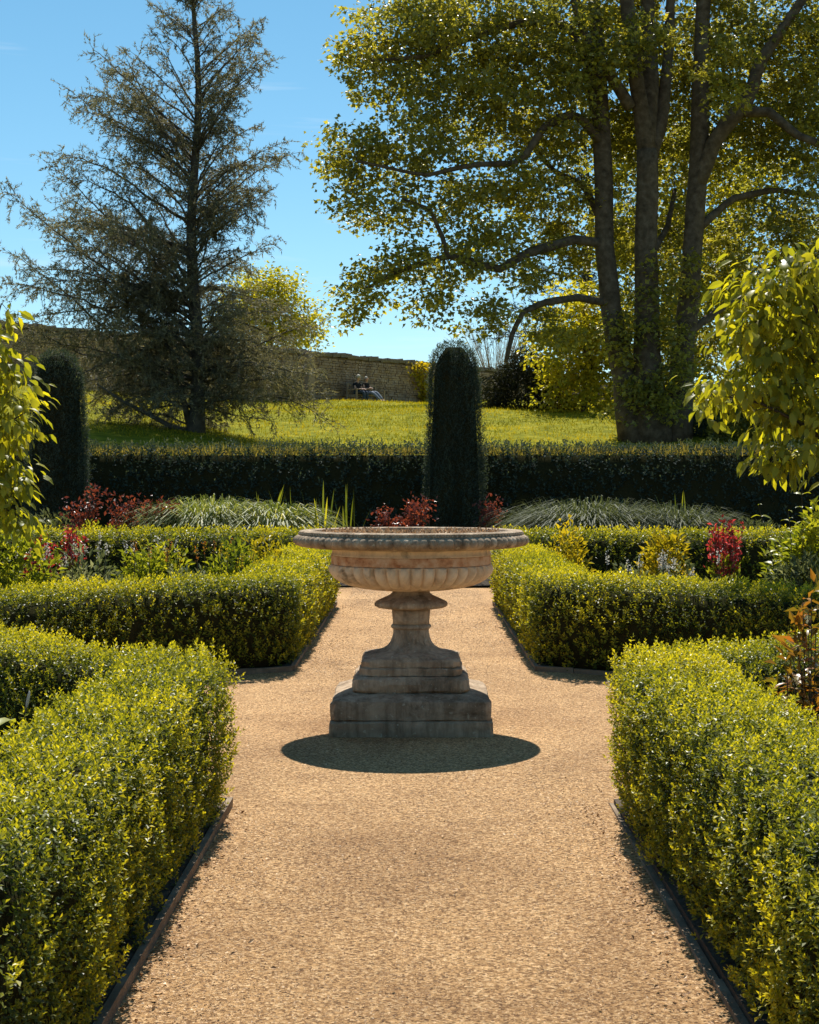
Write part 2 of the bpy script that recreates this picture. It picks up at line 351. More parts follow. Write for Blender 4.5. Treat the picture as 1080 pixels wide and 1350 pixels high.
# loose stone chips on the gravel
n = 74000
yy = 3.6 + 18.4*rs.rand(n)**1.7; xx = rs.uniform(-1, 1, n)*np.where(np.abs(yy-9.7) < 2.5, np.sqrt(np.maximum(2.55**2-(yy-9.7)**2, .8)), .9)
keep = ~((np.abs(xx-URN[0]) < .5) & (np.abs(yy-9.7) < .5)); xx, yy = xx[keep], yy[keep]; n = len(xx)
sz = (.0028 + .0042*rs.rand(n)**3)*(1 + (yy-4)*.06)
base = np.stack([xx, yy, .006*pn(np.stack([xx, yy], -1)) - sz*.1], -1)
a0 = rs.uniform(0, 6.28, n)
V = [base + np.stack([np.cos(a0+k*2.094)*sz*rs.uniform(.6, 1.4, n), np.sin(a0+k*2.094)*sz*rs.uniform(.6, 1.4, n), np.zeros(n)], -1) for k in range(3)]
V.append(base + np.stack([rs.normal(0, .3, n)*sz, rs.normal(0, .3, n)*sz, sz*rs.uniform(.3, .7, n)], -1))
b = np.arange(n)[:, None]*4
o = link('gravel', np_mesh('gravel', np.stack(V, 1), np.concatenate([b + [0, 1, 3], b + [1, 2, 3], b + [2, 0, 3]], 1).reshape(-1, 3), np.repeat(np.clip(rs.normal(.55, .25, n), 0, 1), 3)), M['pebble'])
tag(o, kind='stuff')

n = 900; sd = rs.choice([-1, 1], n); yy = rs.uniform(3.5, 7.3, n); far_ = rs.rand(n) < .3; yy[far_] = rs.uniform(12.6, 19, far_.sum())
xx = sd*(np.where(far_, .93, .86) - np.abs(rs.normal(0, .055, n))); loose = rs.rand(n) < .08; xx[loose] = rs.uniform(-.8, .8, loose.sum())
l = rs.uniform(.010, .024, n)
o = link('leaf_litter', leaf_mesh('leaf_litter', np.stack([xx, yy, np.full(n, .008)], -1), rand_dir(n)*[1, 1, .25], rand_dir(n, 2.5), l, l*.6, rs.rand(n), 'kite'), M['pebble']); tag(o, kind='stuff')

# beds: outlines of the four quarters round the circle
def arc(r, a0, a1, n): return [(r*math.cos(a), URN[1] + r*math.sin(a)) for a in np.linspace(a0, a1, n)]
RN, RF = 2.60, 2.84
def outline(side, far, off=0.0):
    """path line, circle, cross path (open polyline), moved inwards by off"""
    if far:
        x, r, yc = .98 + off, RF + off, 10.62 + off
        pts = [(x, 19.2 - off)] + arc(r, math.acos(x/r), math.asin((yc-9.7)/r), 9) + [(7.5, yc)]
    else:
        x, r, yc = (.868 if side < 0 else .915) + off, RN + off, 8.80 - off
        pts = [(x, -3.0)] + arc(r, -math.acos(x/r), -math.asin((9.7-yc)/r), 9) + [(7.5, yc)]
    return [(side*a, b) for a, b in pts]
for side, far in ((-1, 0), (1, 0), (-1, 1), (1, 1)):
    pts = outline(side, far, .035); pts = pts + ([(side*7.5, 19.165)] if far else [(side*7.5, -3.0)])
    bm = bmesh.new(); lo = [bm.verts.new((a, b_, -.02)) for a, b_ in pts]; hi = [bm.verts.new((a, b_, .035)) for a, b_ in pts]
    m_ = len(pts)
    for i in range(m_): bm.faces.new((lo[i], lo[(i+1) % m_], hi[(i+1) % m_], hi[i]))
    f = bm.faces.new(hi); bmesh.ops.triangulate(bm, faces=[f])
    bmesh.ops.recalc_face_normals(bm, faces=bm.faces)
    me = bpy.data.meshes.new('flower_bed'); bm.to_mesh(me); bm.free(); o = link('flower_bed', me, M['soil']); o['kind'] = 'structure'
    # wooden edging boards along that outline
    where = ('near left', 'near right', 'far left', 'far right')[far*2 + (side > 0)]
    lab = {'near left': 'weathered brown board edging at the foot of the near left hedge', 'near right': 'brown board edging in the shadow under the near right hedge',
           'far left': 'board edging of the left hedge beyond the urn', 'far right': 'board edging of the right hedge beyond the urn'}[where]
    t_ = thing('path_edging', lab, 'edging', (pts[1][0], pts[1][1], 0), 0, 'wooden edging boards along the gravel')
    ol = outline(side, far, .017); org = np.array([pts[1][0], pts[1][1]])
    for (a, b_) in zip(ol[:-1], ol[1:]):
        a, b_ = np.array(a), np.array(b_); ln = np.linalg.norm(b_-a); k = max(1, round(ln/2.4)); ang = math.atan2(*(b_-a)[::-1])
        for q in range(k):
            c = a + (b_-a)*(q+.5)/k - org; mb = MB(); mb.box((0, 0, 0), (ln/k-.006, .028, .13), 0, .003)
            bo = mb.build('board', M['wood'], t_); bo.location = (c[0], c[1], (-.022 if far or side < 0 else -.05) + rs.uniform(-.006, .006)); bo.rotation_euler = (rs.normal(0, .03), rs.normal(0, .002), ang + rs.normal(0, .004))

# ------------------------------------------------------------------ clipped hedges
def resample(pts, step):
    pts = np.asarray(pts, float); seg = np.linalg.norm(np.diff(pts, axis=0), axis=1); s = np.concatenate([[0], np.cumsum(seg)])
    u = np.linspace(0, s[-1], max(2, int(s[-1]/step))); return np.stack([np.interp(u, s, pts[:, k]) for k in range(pts.shape[1])], 1), u
def smooth_line(pts, step, w=.14):
    c, u = resample(pts, step); k = max(1, int(w/step)); ks = np.ones(2*k+1)/(2*k+1)
    for _ in range(2):
        pad = np.concatenate([c[:1] + (c[:1]-c[1:2])*np.arange(k, 0, -1)[:, None], c, c[-1:] + (c[-1:]-c[-2:-1])*np.arange(1, k+1)[:, None]])
        c = np.stack([np.convolve(pad[:, q], ks, 'valid') for q in (0, 1)], 1)
    return c, u
def band_core(pts, hw, h, z0, n_name, parent):
    c, u = smooth_line(pts, .06); t = nrm(np.gradient(c, axis=0)); nn = np.stack([-t[:, 1], t[:, 0]], 1)
    rows = []
    for a, z in ((-hw*.86, z0), (-hw, z0+h*.45), (-hw*.97, z0+h*.86), (-hw*.7, z0+h), (hw*.7, z0+h), (hw*.97, z0+h*.86), (hw, z0+h*.45), (hw*.86, z0)):
        rows.append(np.concatenate([c + nn*a, np.full((len(c), 1), z)], 1))
    V = np.stack(rows, 1); m_ = len(c); k = 8; i = np.arange(m_-1)[:, None]*k + np.arange(k)[None, :]; j = np.arange(m_-1)[:, None]*k + (np.arange(k)[None, :]+1) % k
    T = np.stack([i, j, j+k, i+k], -1).reshape(-1, 4)
    me = np_mesh(n_name, V, T, smooth=True)
    bm = bmesh.new(); bm.from_mesh(me); bm.verts.ensure_lookup_table()
    bm.faces.new([bm.verts[q] for q in range(k)]); bm.faces.new([bm.verts[(m_-1)*k+q] for q in range(k)]); bmesh.ops.recalc_face_normals(bm, faces=bm.faces); bm.to_mesh(me); bm.free()
    return link(n_name, me, M['core'], parent)

def hedge(name, label, cat, pts, hw, h, group=None, leaf=None, dens=1.0, seed=1, lump=1.0, z0=.03, K=6, mat='box', tint0=.52, fringe=0, bumpy=.022, endcap=True):
    r = np.random.RandomState(seed); root = thing(name, label, cat, (pts[0][0], pts[0][1], 0), 0, group)
    c, u = smooth_line(pts, .02); t = nrm(np.gradient(c, axis=0)); nn = np.stack([-t[:, 1], t[:, 0]], 1)
    rc = min(.065, h*.2)                                   # rounded shoulders
    per = np.array([h-rc, rc*1.57, 2*hw-2*rc, rc*1.57, h-rc]); cum = np.concatenate([[0], np.cumsum(per)])
    leaf = leaf or (lambda Y: .021)
    # candidate points, thinned by distance and by how much of them faces the open side
    Lmin = min(leaf(y) for y in c[:, 1]); tot = u[-1]*cum[-1]
    N = int(tot*dens*.85/(Lmin**2)); N = min(N, 1500000)
    kap = np.gradient(np.unwrap(np.arctan2(t[:, 1], t[:, 0])))/(u[1]-u[0]); wgt = 1+np.abs(kap)*hw; N = int(N*wgt.mean())
    si = np.searchsorted(np.cumsum(wgt)/wgt.sum(), r.rand(N)).clip(0, len(c)-1); q = r.uniform(0, cum[-1], N)
    Y = c[si, 1]; Lf = np.vectorize(leaf)(np.linspace(0, 40, 401))[np.clip((Y*10).astype(int), 0, 400)]
    pxx = CX + F*c[si, 0]/np.maximum(Y, .5)
    keep = r.rand(N) < (Lmin/Lf)**2 * np.where((pxx < -160) | (pxx > 1240) | (Y < 3.4), .14, 1.0)
    si, q, Lf = si[keep], q[keep], Lf[keep]; N = len(si)
    reg = np.searchsorted(cum, q, 'right')-1; f = q-cum[reg]
    off = np.zeros(N); z = np.zeros(N); na = np.zeros(N); nz = np.zeros(N)
    a = f/rc
    for k in range(5):
        m_ = reg == k
        if k == 0: off[m_], z[m_], na[m_], nz[m_] = -hw, f[m_], -1, 0
        if k == 4: off[m_], z[m_], na[m_], nz[m_] = hw, h-rc-f[m_], 1, 0
        if k == 2: off[m_], z[m_], na[m_], nz[m_] = -hw+rc+f[m_], h, 0, 1
        if k == 1: off[m_], z[m_], na[m_], nz[m_] = -hw+rc-rc*np.cos(a[m_]), h-rc+rc*np.sin(a[m_]), -np.cos(a[m_]), np.sin(a[m_])
        if k == 3: off[m_], z[m_], na[m_], nz[m_] = hw-rc+rc*np.sin(a[m_]), h-rc+rc*np.cos(a[m_]), np.sin(a[m_]), np.cos(a[m_])
    ok = r.rand(N) < np.clip(1-kap[si]*off, .05, 9)/wgt[si]
    si, Lf, off, z, na, nz = si[ok], Lf[ok], off[ok], z[ok], na[ok], nz[ok]; N = len(si)
    # sides lean in a little at the foot
    side = np.clip(1-np.abs(nz), 0, 1); foot = np.clip(1-z/(.45*h), 0, 1)
    off -= np.sign(off)*side*foot**1.3*.05
    pos = np.concatenate([c[si]+nn[si]*off[:, None], (z0+z)[:, None]], 1)
    nor = np.concatenate([nn[si]*na[:, None], nz[:, None]], 1)
    n1, n2, n3 = Noise(9, seed+5), Noise(30, seed+6), Noise(3.0, seed+9)
    sc = np.array([1, 1, .35]); qn = pos*np.where(side[:, None] > .5, sc, 1)
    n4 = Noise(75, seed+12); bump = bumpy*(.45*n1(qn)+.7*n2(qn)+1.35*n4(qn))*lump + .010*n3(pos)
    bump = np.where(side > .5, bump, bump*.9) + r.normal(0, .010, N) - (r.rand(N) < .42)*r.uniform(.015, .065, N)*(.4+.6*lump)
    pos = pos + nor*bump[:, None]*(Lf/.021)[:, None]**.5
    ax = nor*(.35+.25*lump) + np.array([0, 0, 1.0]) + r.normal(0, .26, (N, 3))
    tint = np.clip(tint0 + 5.0*bump + .12*n3(pos*1.7) + np.where(nz > .5, .08, -.04), .02, 1)  # sunken shoots tinted darker: shade of the gaps painted into the leaf colour
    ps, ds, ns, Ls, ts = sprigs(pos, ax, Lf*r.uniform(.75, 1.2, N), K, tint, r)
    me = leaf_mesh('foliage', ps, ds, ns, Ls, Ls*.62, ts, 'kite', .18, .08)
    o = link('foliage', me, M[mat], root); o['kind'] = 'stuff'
    o.matrix_parent_inverse = Matrix.Translation(-Vector((pts[0][0], pts[0][1], 0)))
    o2 = band_core(pts, hw-.055, h-.06, z0-.02, 'stems', root); o2.matrix_parent_inverse = Matrix.Translation(-Vector((pts[0][0], pts[0][1], 0)))
    return root, len(ps)

HW, HH = .265, .69
HWN = .222
nearleaf = lambda Y: .0188 + .0006*max(0, Y-4)
farleaf = lambda Y: .027 + .0012*max(0, Y-10)
bg = 'low clipped box hedges round the urn'
cnt = 0
def low(side, far, label, seed):
    global cnt
    pts = outline(side, far, HWN + (.015 if side < 0 else .02) if not far else HW)
    if not far: pts[0] = (pts[0][0], 2.2)
    pts[-1] = (side*4.4, pts[-1][1])
    _, k = hedge('box_hedge', label, 'hedge', pts, HW if far else HWN, HH if not far else .70, bg, nearleaf if not far else farleaf, .94 if not far else .85, seed, .55 if far else 1.0)
    cnt += k
low(-1, 0, 'low box hedge along the near left side of the path in front of the urn', 21)
low(1, 0, 'low box hedge along the near right side of the path in front of the urn', 22)
low(-1, 1, 'low box hedge beyond the urn on the left side of the path, front in shade', 23)
low(1, 1, 'low box hedge beyond the urn on the right side of the path, front in shade', 24)
for side, lab, sd in ((-1, 'far box hedge strip in front of striped grass and red leaved roses', 31), (1, 'far box hedge strip in front of the grey green mound', 32)):
    _, k = hedge('box_hedge', lab, 'hedge', [(side*1.0, 18.9), (side*6.0, 18.9)], .30, .86, bg, lambda Y: .042, .8, sd, .6); cnt += k
print('box leaves', cnt)

# tall dark yew hedge
_, k = hedge('yew_hedge', 'long tall dark yew hedge closing the garden below the grass bank', 'hedge', [(-13, 28.6), (13, 28.6)], .60, 2.12, None, lambda Y: .074, .75, 41, .8, 0, 5, 'yew', .35, bumpy=.03)
root = bpy.data.objects['yew_hedge']
n = 9000
pos = np.stack([rs.uniform(-12.5, 12.5, n), 28.6 + rs.uniform(-.58, .58, n), np.full(n, 2.08)+rs.normal(0, .03, n)], -1)
hn = Noise(1.5, 123); L = .10 + .12*rs.rand(n)*(1+.5*hn(pos)); L *= .75
o = link('shoot', leaf_mesh('shoot', pos, rand_dir(n, 5.0), rand_dir(n), L, .020, np.clip(rs.normal(.55, .25, n), 0, 1), 'needle'), M['shoot'], root); o['kind'] = 'stuff'
o.matrix_parent_inverse = Matrix.Translation(-Vector(root.location))

# yew columns
def yew_column(px, w_px, top, Y, label, seed):
    top += 8; r = np.random.RandomState(seed); x = (px-CX)/F*Y; R = w_px/2/F*Y; H = EYE-(top-CY)/F*Y
    root = thing('yew_column', label, 'tree', (x, Y, 0), 0, 'clipped yew columns')
    def rad(z):
        f = z/H; return R*np.interp(f, [0, .45, .8, 1], [1.0, .98, .84, .78]) * np.where(f > .86, np.sqrt(np.clip(1-((f-.86)/.145)**2, 0, 1)), 1.0)
    N = 10500; z = H*r.rand(N); keep = r.rand(N) < .25+.75*rad(z)/R/1.05; z = z[keep]; a = r.uniform(0, 6.283, len(z)); N = len(z)
    n1 = Noise(5, seed+1); base = np.stack([np.cos(a), np.sin(a), z*.25], -1); rr = rad(z) + .038*n1(base*1.6) + .02*Noise(14, seed+7)(base*1.6) + r.normal(0, .018, N)
    pos = np.stack([rr*np.cos(a), rr*np.sin(a), z], -1); nor = np.stack([np.cos(a), np.sin(a), np.where(z > .84*H, .9, .1)], -1)
    ax = nor*.35 + np.array([0, 0, 1.0]) + r.normal(0, .2, (N, 3))
    ps, ds, ns, Ls, ts = sprigs(pos, ax, .040*r.uniform(.7, 1.3, N), 5, np.clip(.3+.25*n1(base*1.6), 0, 1), r)
    o = link('foliage', leaf_mesh('foliage', ps, ds, ns, Ls*1.4, Ls*.35, ts, 'kite', .1), M['yew'], root); o['kind'] = 'stuff'
    mb = MB(); zz = np.linspace(0, H*.985, 26); mb.lathe([(max(.02, float(rad(q))-.045), q) for q in zz], 20); mb.build('stems', M['core'], root, True)
yew_column(599, 72, 446, 26.3, 'dark clipped yew column with rounded top beside the urn', 51)
yew_column(76, 76, 458, 26.3, 'dark clipped yew column at the left end of the tall hedge', 52)

# ------------------------------------------------------------------ garden wall, bench, people
WA = np.array([-4.83, 68.0]); WU = nrm(np.array([.643, .766])); WN = np.array([WU[1], -WU[0]])
TOP = 7.36
wang = math.atan2(WU[1], WU[0])
wall = thing('garden_wall', 'old brown rubble stone wall with rough coping along the top of the grass bank', 'wall', (WA[0], WA[1], 3.0), wang)
SL = 9.55                                                  # slit opening along the wall
def wall_block(x0, x1, z0, z1, name='wall_body'):
    mb = MB(); mb.box(((x0+x1)/2, .32, (z0+z1)/2-3), (x1-x0, .55, z1-z0)); return mb.build(name, M['mortar'], wall)
wall_block(-34, SL, 2.4, TOP-.12); wall_block(SL+.22, 42, 2.4, TOP-.12); wall_block(SL+.001, SL+.219, 2.4, 5.85); wall_block(SL+.001, SL+.219, 6.95, TOP-.12)
mb = MB(); z = 3.6
while z < TOP-.2:
    hgt = random.uniform(.08, .15); x = -22 + random.uniform(0, .3)
    while x < 26:
        ln = random.uniform(.12, .36)
        if not (x+ln > SL-.02 and x < SL+.24 and 5.8 < z+hgt/2 < 7.0):
            d_ = random.uniform(.02, .075)
            mb.box((x+ln/2, .045-d_/2+.02, z+hgt/2-3), (ln-.025, .05+d_, min(hgt, TOP-.13-z)-.02), 0, .014)
        x += ln
    z += hgt
o = mb.build('stone', M['wallstone'], wall); o['kind'] = 'stuff'
x = -24.0
cop = []
for v in range(5):
    mb = MB(); mb.box((0, 0, 0), (1, .74, .15), 0, .03); mb.box((0, 0, .10), (.96, .40, .08), 0, .03); cop.append(mb)
cmesh = [c_.build('coping_stone', M['coping'], wall) for c_ in cop]; k = 0
while x < 24:
    ln = random.uniform(.38, .62); src = cmesh[k % 5]; o = src if k < 5 else src.copy()
    if k >= 5: COL.objects.link(o); o.parent = wall
    o.location = (x+ln/2, .31+random.uniform(-.03, .03), TOP-.05-3+random.uniform(-.025, .025)); o.scale = (ln-.01, 1, random.uniform(.85, 1.2)); o.rotation_euler = (random.gauss(0, .02), random.gauss(0, .02), random.gauss(0, .01))
    x += ln; k += 1
mb = MB(); mb.box((.0, -.06, 6.2-3), (.42, .5, 2.2), 0, .02); mb.build('pier', M['wallstone'], wall)

# bench: local x along the wall, y towards the lawn
BO = np.array([-3.10, 69.5]); bz = float(bank_z(np.array([-2.3]), np.array([70.0]))[0])
bang = wang
def loc3(x, y, z): q = BO + WU*x + WN*y; return (q[0], q[1], bz+z)
bench = thing('garden_bench', 'weathered wooden garden bench with armrests against the stone wall', 'bench', (BO[0], BO[1], bz), bang)
BL = 1.95
def bpart(name, c, d, rx=0.0):
    mb = MB(); mb.box((0, 0, 0), d, 0, .002); o = mb.build(name, M['benchwood'], bench); o.location = (c[0], -c[1], c[2]); o.rotation_euler = (rx, 0, 0); return o
for x_ in (.03, BL-.03):
    bpart('leg', (x_, .0, .46), (.07, .07, .96)); bpart('leg', (x_, .56, .31), (.07, .07, .66)); bpart('armrest', (x_, .30, .66), (.09, .62, .045))
    bpart('rail', (x_, .28, .36), (.05, .50, .07))
for k in range(4): bpart('seat_slat', (BL/2, .10+.13*k, .42), (BL-.08, .10, .03))
bpart('back_rail', (BL/2, .0, .90), (BL-.14, .05, .09)); bpart('back_rail', (BL/2, .0, .52), (BL-.14, .05, .07))
for k in range(11): bpart('back_slat', (.2+k*(BL-.4)/10, .0, .70), (.06, .025, .29))

def skin_mesh(name, chains, mat, parent, sub=1):
    """chains: lists of (x,y,z,r); a chain starting with an int hangs on that earlier vertex"""
    bm = bmesh.new(); ly = bm.verts.layers.skin.verify(); vv = []
    for ch in chains:
        prev = None
        for q in ch:
            if isinstance(q, int): prev = vv[q]; continue
            v = bm.verts.new(q[:3]); v[ly].radius = (q[3], q[3] if len(q) < 5 else q[4]); vv.append(v)
            if prev is not None: bm.edges.new((prev, v))
            prev = v
    vv[0][ly].use_root = True
    me = bpy.data.meshes.new(name); bm.to_mesh(me); bm.free(); o = link(name, me, mat, parent)
    o.modifiers.new('skin', 'SKIN').use_smooth_shade = True; s = o.modifiers.new('sub', 'SUBSURF'); s.levels = sub; s.render_levels = sub
    return o
def blob(name, c, rad, mat, parent, cut=None):
    mb = MB(); prof = [(max(.004, math.sin(a)), -math.cos(a)) for a in np.linspace(.05, 3.09, 9)]; mb.lathe(prof, 12)
    mb.v = [(c[0]+x*rad[0], c[1]+y*rad[1], c[2]+z*rad[2]) for x, y, z in mb.v]
    if cut is not None: mb.v = [(x, y, z) if (y, z) >= (cut, -9) or True else 0 for x, y, z in mb.v]
    return mb.build(name, mat, parent, True)

def person(label, x, pose):
    """sits facing local -y; origin on the ground below the seat"""
    root = thing('person', label, 'person', loc3(x, .26, 0), bang, 'two people on the bench')
    h = .47
    kn = pose['knees']; an = pose['ankles']; el = pose['elbows']; ha = pose['hands']; hd = pose['head']
    ch = [[(0, .02, h+.06, .12), (0, .05, h+.28, .12), (0, .05, h+.47, .135), (hd[0]*.3, .03, h+.57, .05), (hd[0], -.01, h+.67, .078, .085), (hd[0], -.01+hd[1], h+.79, .075, .085)]]
    for s_, i in ((-1, 0), (1, 1)):
        ch.append([2, (s_*.17, .05, h+.47, .058), (*el[i], .042), (*ha[i], .03)]); wi = 6 + i*3 + 2
        ch.append([wi, (ha[i][0]+.01, ha[i][1]-.08, ha[i][2]-.01, .034)]) if False else None
    for s_, i in ((-1, 0), (1, 1)):
        ch.append([0, (s_*.10, -.05, h+.06, .088), (*kn[i], .062), (*an[i], .04), (an[i][0], an[i][1]-.14, an[i][2]-.05, .035)])
    # hands: palm and five fingers
    for i, base_ in ((0, 8), (1, 11)):
        px_, py_, pz_ = ha[i]
        for f_ in range(5):
            o_ = (f_-2)*.018
            ch.append([base_, (px_+o_, py_-.05, pz_+.005, .011), (px_+o_*1.2, py_-.085-.008*(f_ % 3), pz_-.012, .008)])
    body = skin_mesh('body', ch, M['skin'], root)
    # clothes
    sh = [[(0, .02, h+.06, .135), (0, .05, h+.28, .137), (0, .05, h+.48, .15), (0, .04, h+.54, .07)]]
    for s_, i in ((-1, 0), (1, 1)):
        a = np.array([s_*.17, .05, h+.47]); b_ = np.array(el[i]); c_ = a + (b_-a)*pose['sleeve']
        sh.append([2, (*a, .072), (*c_, .058)])
    skin_mesh('shirt', sh, M['black'], root)
    tr = [[(0, .02, h+.04, .14)]]
    for s_, i in ((-1, 0), (1, 1)):
        tr.append([0, (s_*.10, -.05, h+.06, .10), (*kn[i], .078), (*(np.array(an[i])*.92+np.array(kn[i])*.08), .062)])
    skin_mesh('trousers', tr, M[pose['cloth']], root)
    mb = blob('hair', (hd[0], .02+hd[1], h+.80), (.098, .105, .095), M['hair'], root) if pose['hair'] else blob('hair', (hd[0], .045+hd[1], h+.76), (.088, .075, .085), M['hair'], root)
    blob('nose', (hd[0], -.10+hd[1], h+.725), (.018, .022, .026), M['skin'], body)
    for s_ in (-1, 1):
        blob('ear', (hd[0]+s_*.088, .005+hd[1], h+.73), (.012, .022, .032), M['skin'], body)
        i = 0 if s_ < 0 else 1; blob('shoe', (an[i][0], an[i][1]-.09, an[i][2]-.045), (.048, .135, .05), M['shoe'], root)
person('person with pale grey hair and black top in dark jeans, left on the bench', .42, dict(hair=True, cloth='jeans', sleeve=.55, head=(.03, -.05),
    knees=((-.11, -.47, .55), (.10, -.47, .56)), ankles=((-.13, -.60, .10), (.08, -.56, .10)), elbows=((-.26, -.10, .70), (.25, -.12, .70)), hands=((-.08, -.32, .68), (.10, -.34, .68))))
person('person in black sleeveless top and pale jeans, legs stretched out, right on bench', 1.05, dict(hair=False, cloth='palejeans', sleeve=.22, head=(-.01, -.02),
    knees=((-.10, -.50, .52), (.12, -.50, .56)), ankles=((-.06, -.92, .16), (.14, -.90, .17)), elbows=((-.26, -.08, .72), (.25, -.10, .72)), hands=((.07, -.22, .76), (-.05, -.24, .78))))

# ------------------------------------------------------------------ trees
def bez(a, b, c, n):
    t = np.linspace(0, 1, n)[:, None]; return (1-t)**2*a + 2*t*(1-t)*b + t*t*c

BARKN = Noise(6.0, 404)
class Skeleton:
    def __init__(s): s.mb = MB(); s.nodes = []; s.rad = []
    def limb(s, pts, rad, n=8, wob=.0, r=rs):
        pts = np.asarray(pts, float); d, u = resample(np.c_[pts, rad], max(.12, np.linalg.norm(pts[-1]-pts[0])/16))
        if wob: d[1:-1, :3] += r.normal(0, wob, (len(d)-2, 3))
        k0 = len(s.mb.v); s.mb.tube(d[:, :3], d[:, 3], 16 if n > 8 else n)
        if n > 8:              # fluted, knobbly bark
            m_ = len(d); V = np.array(s.mb.v[k0:k0+16*m_]).reshape(m_, 16, 3); c_ = d[:, None, :3]; nz_ = BARKN(V*np.array([1, 1, .35]))
            V = c_ + (V-c_)*(1+.09*nz_[..., None]); s.mb.v[k0:k0+16*m_] = [tuple(q) for q in V.reshape(-1, 3)]
        s.nodes += list(d[:, :3]); s.rad += list(d[:, 3])
    def grow(s, cl, r0=.02, sag=.1, tw=.007, n=4, maxr=.5):
        """ties every leaf cluster to the nearest wood, near ones first"""
        N0 = len(s.nodes); cap = N0 + 6*len(cl); A = np.zeros((cap, 3)); R = np.zeros(cap); A[:N0] = s.nodes; R[:N0] = s.rad; m_ = N0
        left = np.asarray(cl, float); tree = np.array([np.min(((A[:N0]-q)**2).sum(1)) for q in left]); order = np.argsort(tree)
        for q in left[order]:
            d2 = ((A[:m_]-q)**2).sum(1) * (1 + .35*(A[:m_, 2] > q[2]+.1)); i = int(np.argmin(d2)); a = A[i]; ln = math.sqrt(((a-q)**2).sum())
            if ln < .05: continue
            rr = min(R[i]*.7, tw + .010*ln*maxr/.5*1.3)
            mid = (a+q)/2 + np.array([rs.normal(0, .12)*ln, rs.normal(0, .12)*ln, sag*ln])
            c = bez(a, mid, q, 5); rad = np.linspace(max(rr, tw), tw*.6, 5); s.mb.tube(c, rad, n, False)
            A[m_:m_+3] = c[[2, 3, 4]]; R[m_:m_+3] = rad[[2, 3, 4]]; m_ += 3
        s.nodes = list(A[:m_]); s.rad = list(R[:m_])

def clusters_in(blobs, dens, Y0, seed, dd=None):
    """leaf-spray centres inside lobes given as (px, py, rx, ry, depth offset, half depth); px, py as seen in the photograph's frame"""
    r = np.random.RandomState(seed); out = []
    for (px, py, rx, ry, dz, hd) in blobs:
        k = max(1, int(dens*rx*ry/100*math.sqrt(hd)))
        q = r.normal(size=(k, 3)); q = q/np.linalg.norm(q, axis=1, keepdims=True)*(r.rand(k)**.45)[:, None]
        Yc = Y0+dz
        c = P(px, py, Yc); s_ = Yc/F
        out.append(c + q*np.array([rx*s_, hd, ry*s_]))
    return np.concatenate(out)

def leaf_sprays(cl, per, spread, L, W, seed, kind='lobed', hang=.35, tbase=.5, flat=.55, tnoise=.25):
    r = np.random.RandomState(seed); k = len(cl); N = k*per
    q = np.clip(r.normal(size=(N, 3)), -1.7, 1.7)*np.array([1, 1, flat])*spread*r.uniform(.6, 1.25, (k, 1)).repeat(per, 0)
    pos = np.repeat(cl, per, 0) + q
    d = nrm(q*np.array([1, 1, .4])/spread + r.normal(0, .7, (N, 3)) + np.array([0, 0, -hang])); n = nrm(r.normal(0, .55, (N, 3)) + np.array([0, .1, 1.0]))
    tt = np.clip(tbase + tnoise*np.repeat(r.normal(0, .7, k), per) + r.normal(0, .2, N), 0, 1)
    l = L*r.uniform(.6, 1.2, N)
    return leaf_mesh('foliage', pos, d, n, l, l*W, tt, kind, .2, .1)

def tree(name, label, base, trunk_limbs, cl, per, spread, L, W, mat, seed, bark='bark', group=None, kind='lobed', tw=.007, cat='tree', hang=.35, sag=.1, flat=.55, twigs='twig', tbase=.5):
    root = thing(name, label, cat, base, 0, group); inv = Matrix.Translation(-Vector(tuple(base)))
    sk = Skeleton()
    for pts, rad in trunk_limbs: sk.limb(pts, rad, 10 if max(rad) > .1 else 7)
    o = sk.mb.build('trunk', M[bark], root, True); o.matrix_parent_inverse = inv
    sk.mb = MB(); sk.grow(cl, tw=tw, sag=sag); o = sk.mb.build('branches', M[twigs], root, True); o.matrix_parent_inverse = inv; o['kind'] = 'stuff'
    o = link('foliage', leaf_sprays(cl, per, spread, L, W, seed, kind, hang, tbase, flat), M[mat], root); o.matrix_parent_inverse = inv; o['kind'] = 'stuff'
    return root, sk

